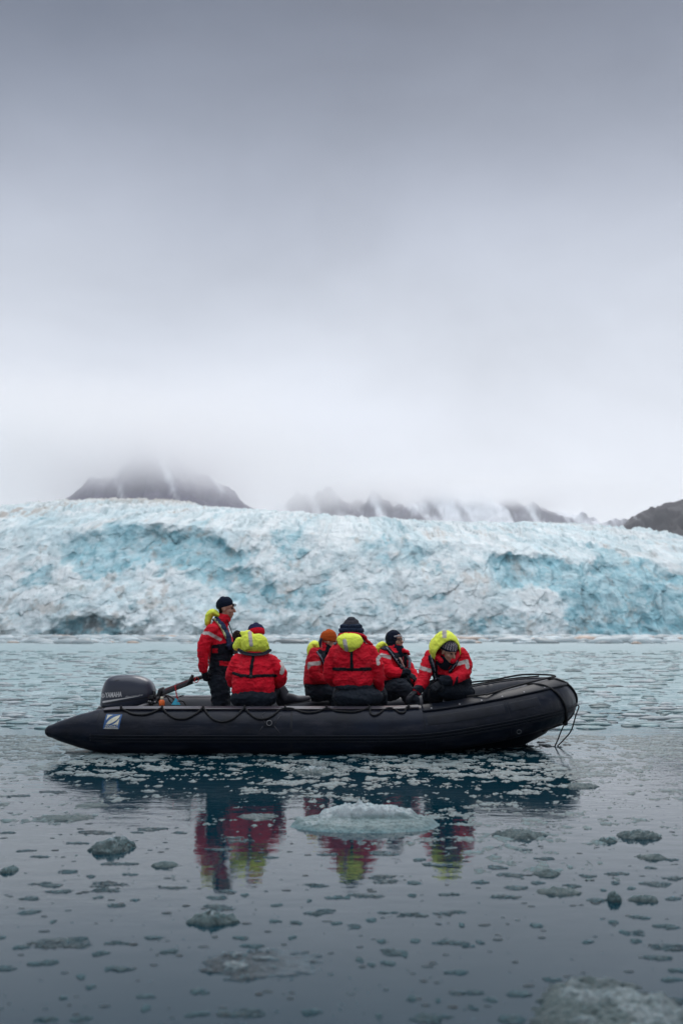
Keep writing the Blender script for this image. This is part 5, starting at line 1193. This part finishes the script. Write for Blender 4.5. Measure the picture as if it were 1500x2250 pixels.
# ---------------------------------------------------------- 5 dark balaclava, facing right
def balaclava():
    Y = 12.75
    r = [A3(846, 1437, Y - .17), A3(848, 1462, Y - .22), A3(860, 1478, Y - .24), A3(892, 1478, Y - .22)]
    l = [A3(880, 1440, Y + .14), A3(895, 1462, Y + .12), A3(906, 1482, Y + .05), A3(918, 1503, Y - .1)]
    J = dict(head=A3(868, 1408, Y), side=(.35, 1, 0), torso=[(A3(852, 1512, Y), (.17, .13)), (A3(853, 1496, Y), (.18, .135)), (A3(856, 1472, Y), (.185, .14)), (A3(860, 1450, Y), (.205, .145)), (A3(862, 1437, Y), (.18, .12)), (A3(864, 1427, Y), (.09, .09))],
             arms=[(r, [.085, .085, .078, .06]), (l, [.08, .072, .068, .052])],
             legs=[([A3(858, 1518, Y - .1), A3(880, 1510, Y - .3), A3(905, 1540, Y - .3), A3(908, 1580, Y - .3)], [.13, .105, .09, .07]), ([A3(862, 1516, Y + .08), A3(892, 1500, Y + .05), A3(905, 1530, Y + .05), A3(908, 1575, Y + .05)], [.12, .1, .085, .07])])
    root, A = person('person in dark balaclava and glasses seated facing right with arm across lap', (J['head'][0], Y, .5), J, ((.85, -.75, .12),))
    def colf(P, Nn):
        x, y = imgxy(P); c = base_cols(P, RED)
        t, d = seg_t(P, r[1], r[3]); t0, d0 = seg_t(P, r[0], r[1]); arm = (np.minimum(d, d0) < .10)
        c[(x > 862 + (y - 1440) * .25) & (x < 884 + (y - 1440) * .1) & (y < 1470) & (y > 1434) & ~arm] = NAVY
        c[(sdist_img(P, [(832, 1443), (838, 1439), (858, 1445)]) < 4.0) & (P[:, 1] < Y + .05) & (x < 859)] = REFL
        c[(t > .78) & (d < .10)] = NAVY; c[(y > 1494) & ~arm & (x < 900)] = NAVY
        c[(x > 886) & (x < 894) & (y < 1466) & (y > 1434)] = NAVY; return c
    jm = jacket(root, J, colf, 41, extra=lambda b: (b.loft([A3(862, 1438, Y), A3(868, 1424, Y)], [(.13, .12), (.10, .10)], (0, 1, 0), 18), b.loft([A3(884, 1430, Y - .05), A3(891, 1433, Y - .02), A3(897, 1436, Y + .02)], [(.03, .05), (.03, .05), (.015, .03)], (0, 0, 1), 12)))
    trousers(root, J['legs'], [(A3(856, 1518, Y), (.15, .19, .12))], 42, np.array((.009, .014, .022)))
    for L in J['legs']: boot(root, L[0][-1] * (1, 1, 0) + (0, 0, .2), L[0][-1] * (1, 1, 0) + (.2, 0, .2))
    glove(root, r[3] + (-.01, 0, 0), (.85, 0, -.45), np.array((-.3, .6, -.7)), .8, cuff=1); glove(root, l[3], (.2, -.5, -.8), np.array((-.8, -.3, 0)), .6, cuff=1)
    h = J['head']; b = Blob(); L = lambda x, y, z: h + x * A[0] + y * A[1] + z * A[2]
    b.ell(L(-.028, 0, .035), (.108, .1, .108), A); b.ell(L(-.03, 0, -.03), (.098, .098, .11), A); b.loft([L(.0, 0, -.16), L(.03, 0, -.10), L(.045, 0, -.062)], [(.10, .10), (.082, .082), (.06, .066)], A[0], 20, (.3, .2))
    me = b.mesh('balaclava', .006, 3); wrinkle(me, .004, 14, 5); part('balaclava', me, DNAVY * .7, M['knit'], root)
    b = Blob(); b.loft([L(.070, .045, .050), L(.084, 0, .054), L(.070, -.045, .050), L(.045, -.065, .047)], [(.013, .010)] * 4, A[2], 12); part('headband', b.mesh('headband', .004, 2), np.array((.35, .34, .36)), M['knit'], root)
    parts = []
    for k in (-1, 1): parts.append(torus(L(.104, .032 * k, .008), .022, .0028, A[0]))
    parts.append(sweep([L(.106, -.01, .01), L(.106, .01, .01)], .003, 6)); parts += [sweep([L(.10, .05 * k, .01), L(.04, .078 * k, .01)], .0028, 6) for k in (-1, 1)]
    V, F = merge(parts); obj('glasses', mesh_np('glasses', V, F), M['black'], root)
    folded_hood(root, [([A3(829, 1431, Y + .0), A3(833, 1422, Y), A3(840, 1417, Y + .02), A3(850, 1424, Y + .04)], [(.09, .03), (.12, .045), (.12, .04), (.10, .035)])], 16, (0, 1, 0))
    shell('life_vest', jm, lambda P, Nn: ((sdist_img(P, [(840, 1423), (852, 1426), (866, 1444), (882, 1466)]) < 5) & (P[:, 1] < Y + .1)), .014, M['cloth'], root, .016, NAVY)
    shell('vest_strap', jm, lambda P, Nn: ((sdist_img(P, [(848, 1423), (860, 1438), (874, 1458), (884, 1466)]) < 1.5) & (P[:, 1] < Y + .1)), .020, M['cloth'], root, .014, GREY * 1.6)
    shell('vest_strap', jm, lambda P, Nn: ((sdist_img(P, [(893, 1440), (899, 1452), (899, 1466)]) < 3) & (P[:, 1] < Y + .2)), .012, M['cloth'], root, .014, GREY)
    shell('badge', jm, lambda P, Nn: ((sdist_img(P, [(876, 1446), (884, 1464)]) < 1.6) & (P[:, 1] < Y + .1)), .022, M['cloth'], root, .014, np.array((.6, .35, .3)))
balaclava()

# ---------------------------------------------------------- 6 yellow hood up, facing us, leaning forward
def hooded():
    Y = 11.58
    r = [A3(944, 1445, Y - .02), A3(936, 1475, Y - .1), A3(928, 1497, Y - .16), A3(916, 1517, Y - .24)]      # image left
    l = [A3(1014, 1440, Y - .0), A3(1021, 1466, Y - .05), A3(1010, 1486, Y - .16), A3(972, 1497, Y - .26)]     # image right
    J = dict(head=A3(984, 1432, Y - .14), side=(1, .0, 0), torso=[(A3(1000, 1516, Y + .1), (.19, .15)), (A3(996, 1498, Y + .08), (.20, .15)), (A3(988, 1475, Y + .03), (.205, .15)), (A3(981, 1456, Y - .02), (.215, .14)), (A3(979, 1444, Y - .05), (.17, .12)), (A3(980, 1438, Y - .08), (.09, .09))],
             arms=[(r, [.088, .082, .075, .058]), (l, [.09, .085, .08, .060])],
             legs=[([A3(1012, 1519, Y + .06), A3(985, 1517, Y - .10), A3(960, 1518, Y - .14), A3(955, 1555, Y + .35)], [.115, .105, .09, .07]), ([A3(1005, 1517, Y + .1), A3(960, 1508, Y + .08), A3(945, 1525, Y + .1), A3(942, 1555, Y + .45)], [.115, .1, .085, .07])])
    root, A = person('person wearing raised yellow hood over patterned cap, leaning forward nearest the bow', (J['head'][0], Y, .5), J, ((.62, -.75, -.38), (0, 0, 1)))
    def colf(P, Nn):
        x, y = imgxy(P); c = base_cols(P, RED)
        t, d = seg_t(P, r[0], r[3]); tl, dl = seg_t(P, l[1], l[3]); tu, du = seg_t(P, l[0], l[1])
        armr = d < .10; arml = (np.minimum(dl, du) < .10)
        c[(x > 946) & (x < 1006) & (y > 1452) & ~armr & ~arml] = NAVY
        c[(x > 961) & (x < 981) & (y > 1455) & (y < 1482) & (P[:, 1] < Y) & ~armr & ~arml] = RED * .8
        c[(sdist_img(P, [(924, 1467), (932, 1470), (946, 1474)]) < 4.3) & (x < 947)] = REFL
        c[(sdist_img(P, [(1002, 1460), (1018, 1455), (1025, 1453), (1027, 1466)]) < 4.2) & (x > 1001) & (Nn[:, 1] < .5)] = REFL
        c[(t > .90) & armr] = NAVY; c[(tl > .80) & (dl < .1)] = NAVY
        c[(sdist_img(P, [(908, 1516), (924, 1528)]) < 2)] = RED * .7
        c[(y > 1488 + (1033 - x) * .5) & (x > 1005)] = NAVY; return c
    jm = jacket(root, J, colf, 51)
    trousers(root, J['legs'], [(A3(1010, 1520, Y + .1), (.165, .17, .11))], 52)
    for L in J['legs']: boot(root, L[0][-1] * (1, 1, 0) + (0, 0, .2), L[0][-1] * (1, 1, 0) + (-.1, -.16, .2))
    glove(root, r[3], A3(900, 1530, Y - .30) - r[3], np.array((.1, .0, -1)), .45, cuff=1, s=1.1); glove(root, l[3], A3(952, 1512, Y - .30) - l[3], np.array((-.2, .7, -.6)), .75, side=-1, cuff=1, s=1.1)
    h = J['head']; L = lambda x, y, z: h + x * A[0] + y * A[1] + z * A[2]
    def capcol(P, Nn):
        q = (P - h); a = np.arctan2(q @ A[1], q @ A[0]) * 9; z = (q @ A[2]) * 95
        pat = (np.sin(a * 2 + (np.floor(z) % 2) * 1.6) > -.1) & (q @ A[2] > .045); return np.where(pat[:, None], np.array((.34, .29, .31)), DNAVY)
    knit('patterned_cap', root, A, h, [(.022, -.01, .104, .088), (.045, -.012, .109, .092), (.08, -.018, .105, .088), (.11, -.028, .08, .07)], capcol, 1.0, seed=5, wr=.001, voxel=.005)
    b = Blob(); b.loft([L(-.02, 0, -.15), L(.01, 0, -.10), L(.03, 0, -.075)], [(.10, .10), (.085, .082), (.07, .07)], A[0], 20, (.4, .2)); part('neck_warmer', b.mesh('neck_warmer', .006, 2), NAVY, M['knit'], root)
    b = Blob(); b.loft([A3(956, 1452, Y - .06), A3(960, 1444, Y - .16), A3(968, 1452, Y - .2)], [(.03, .03)] * 3, (0, 0, 1), 12); b.loft([A3(1004, 1434, Y - .1), A3(1003, 1443, Y - .16), A3(994, 1453, Y - .2)], [(.03, .03)] * 3, (0, 0, 1), 12); me = b.mesh('collar', .006, 3); part('collar', me, RED * .85, M['cloth'], root)
    # raised hood: narrow flat crown, brim flaring to the shoulders
    def sq(D):
        z = D[..., 2]; w = np.interp(z, [-1, -.6, -.1, .3, .7, 1], [1.10, 1.12, 1.12, .98, .86, .9]); D = D.copy(); D[..., 1] *= w; D[..., 2] = np.where(z > 0, np.abs(z) * (1 + .10 * z), z); return D
    def hcol(P, Nn):
        x, y = imgxy(P); c = base_cols(P, YEL); c[(np.abs(x - 976) < 4.8) & (y < 1402)] = REFL * .8; return c
    hood_shape(h + (-.03, .055, .045), (.28, -.86, -.60), (0, 0, 1), (.175, .165, .185), 56, hcol, root, 3, squash=sq)
    shell('life_vest', jm, lambda P, Nn: ((sdist_img(P, [(944, 1446), (950, 1462), (958, 1490)]) < 5.5) | (sdist_img(P, [(1006, 1438), (1000, 1458), (988, 1474)]) < 5.0)) & (P[:, 1] < Y - .02), .012, M['cloth'], root, .014, NAVY)
    shell('vest_strap', jm, lambda P, Nn: ((sdist_img(P, [(945, 1440), (951, 1465), (959, 1492)]) < 1.6) | (sdist_img(P, [(1008, 1438), (1000, 1458), (987, 1474)]) < 1.6)) & (P[:, 1] < Y - .02), .018, M['cloth'], root, .014, GREY * 1.4)
hooded()
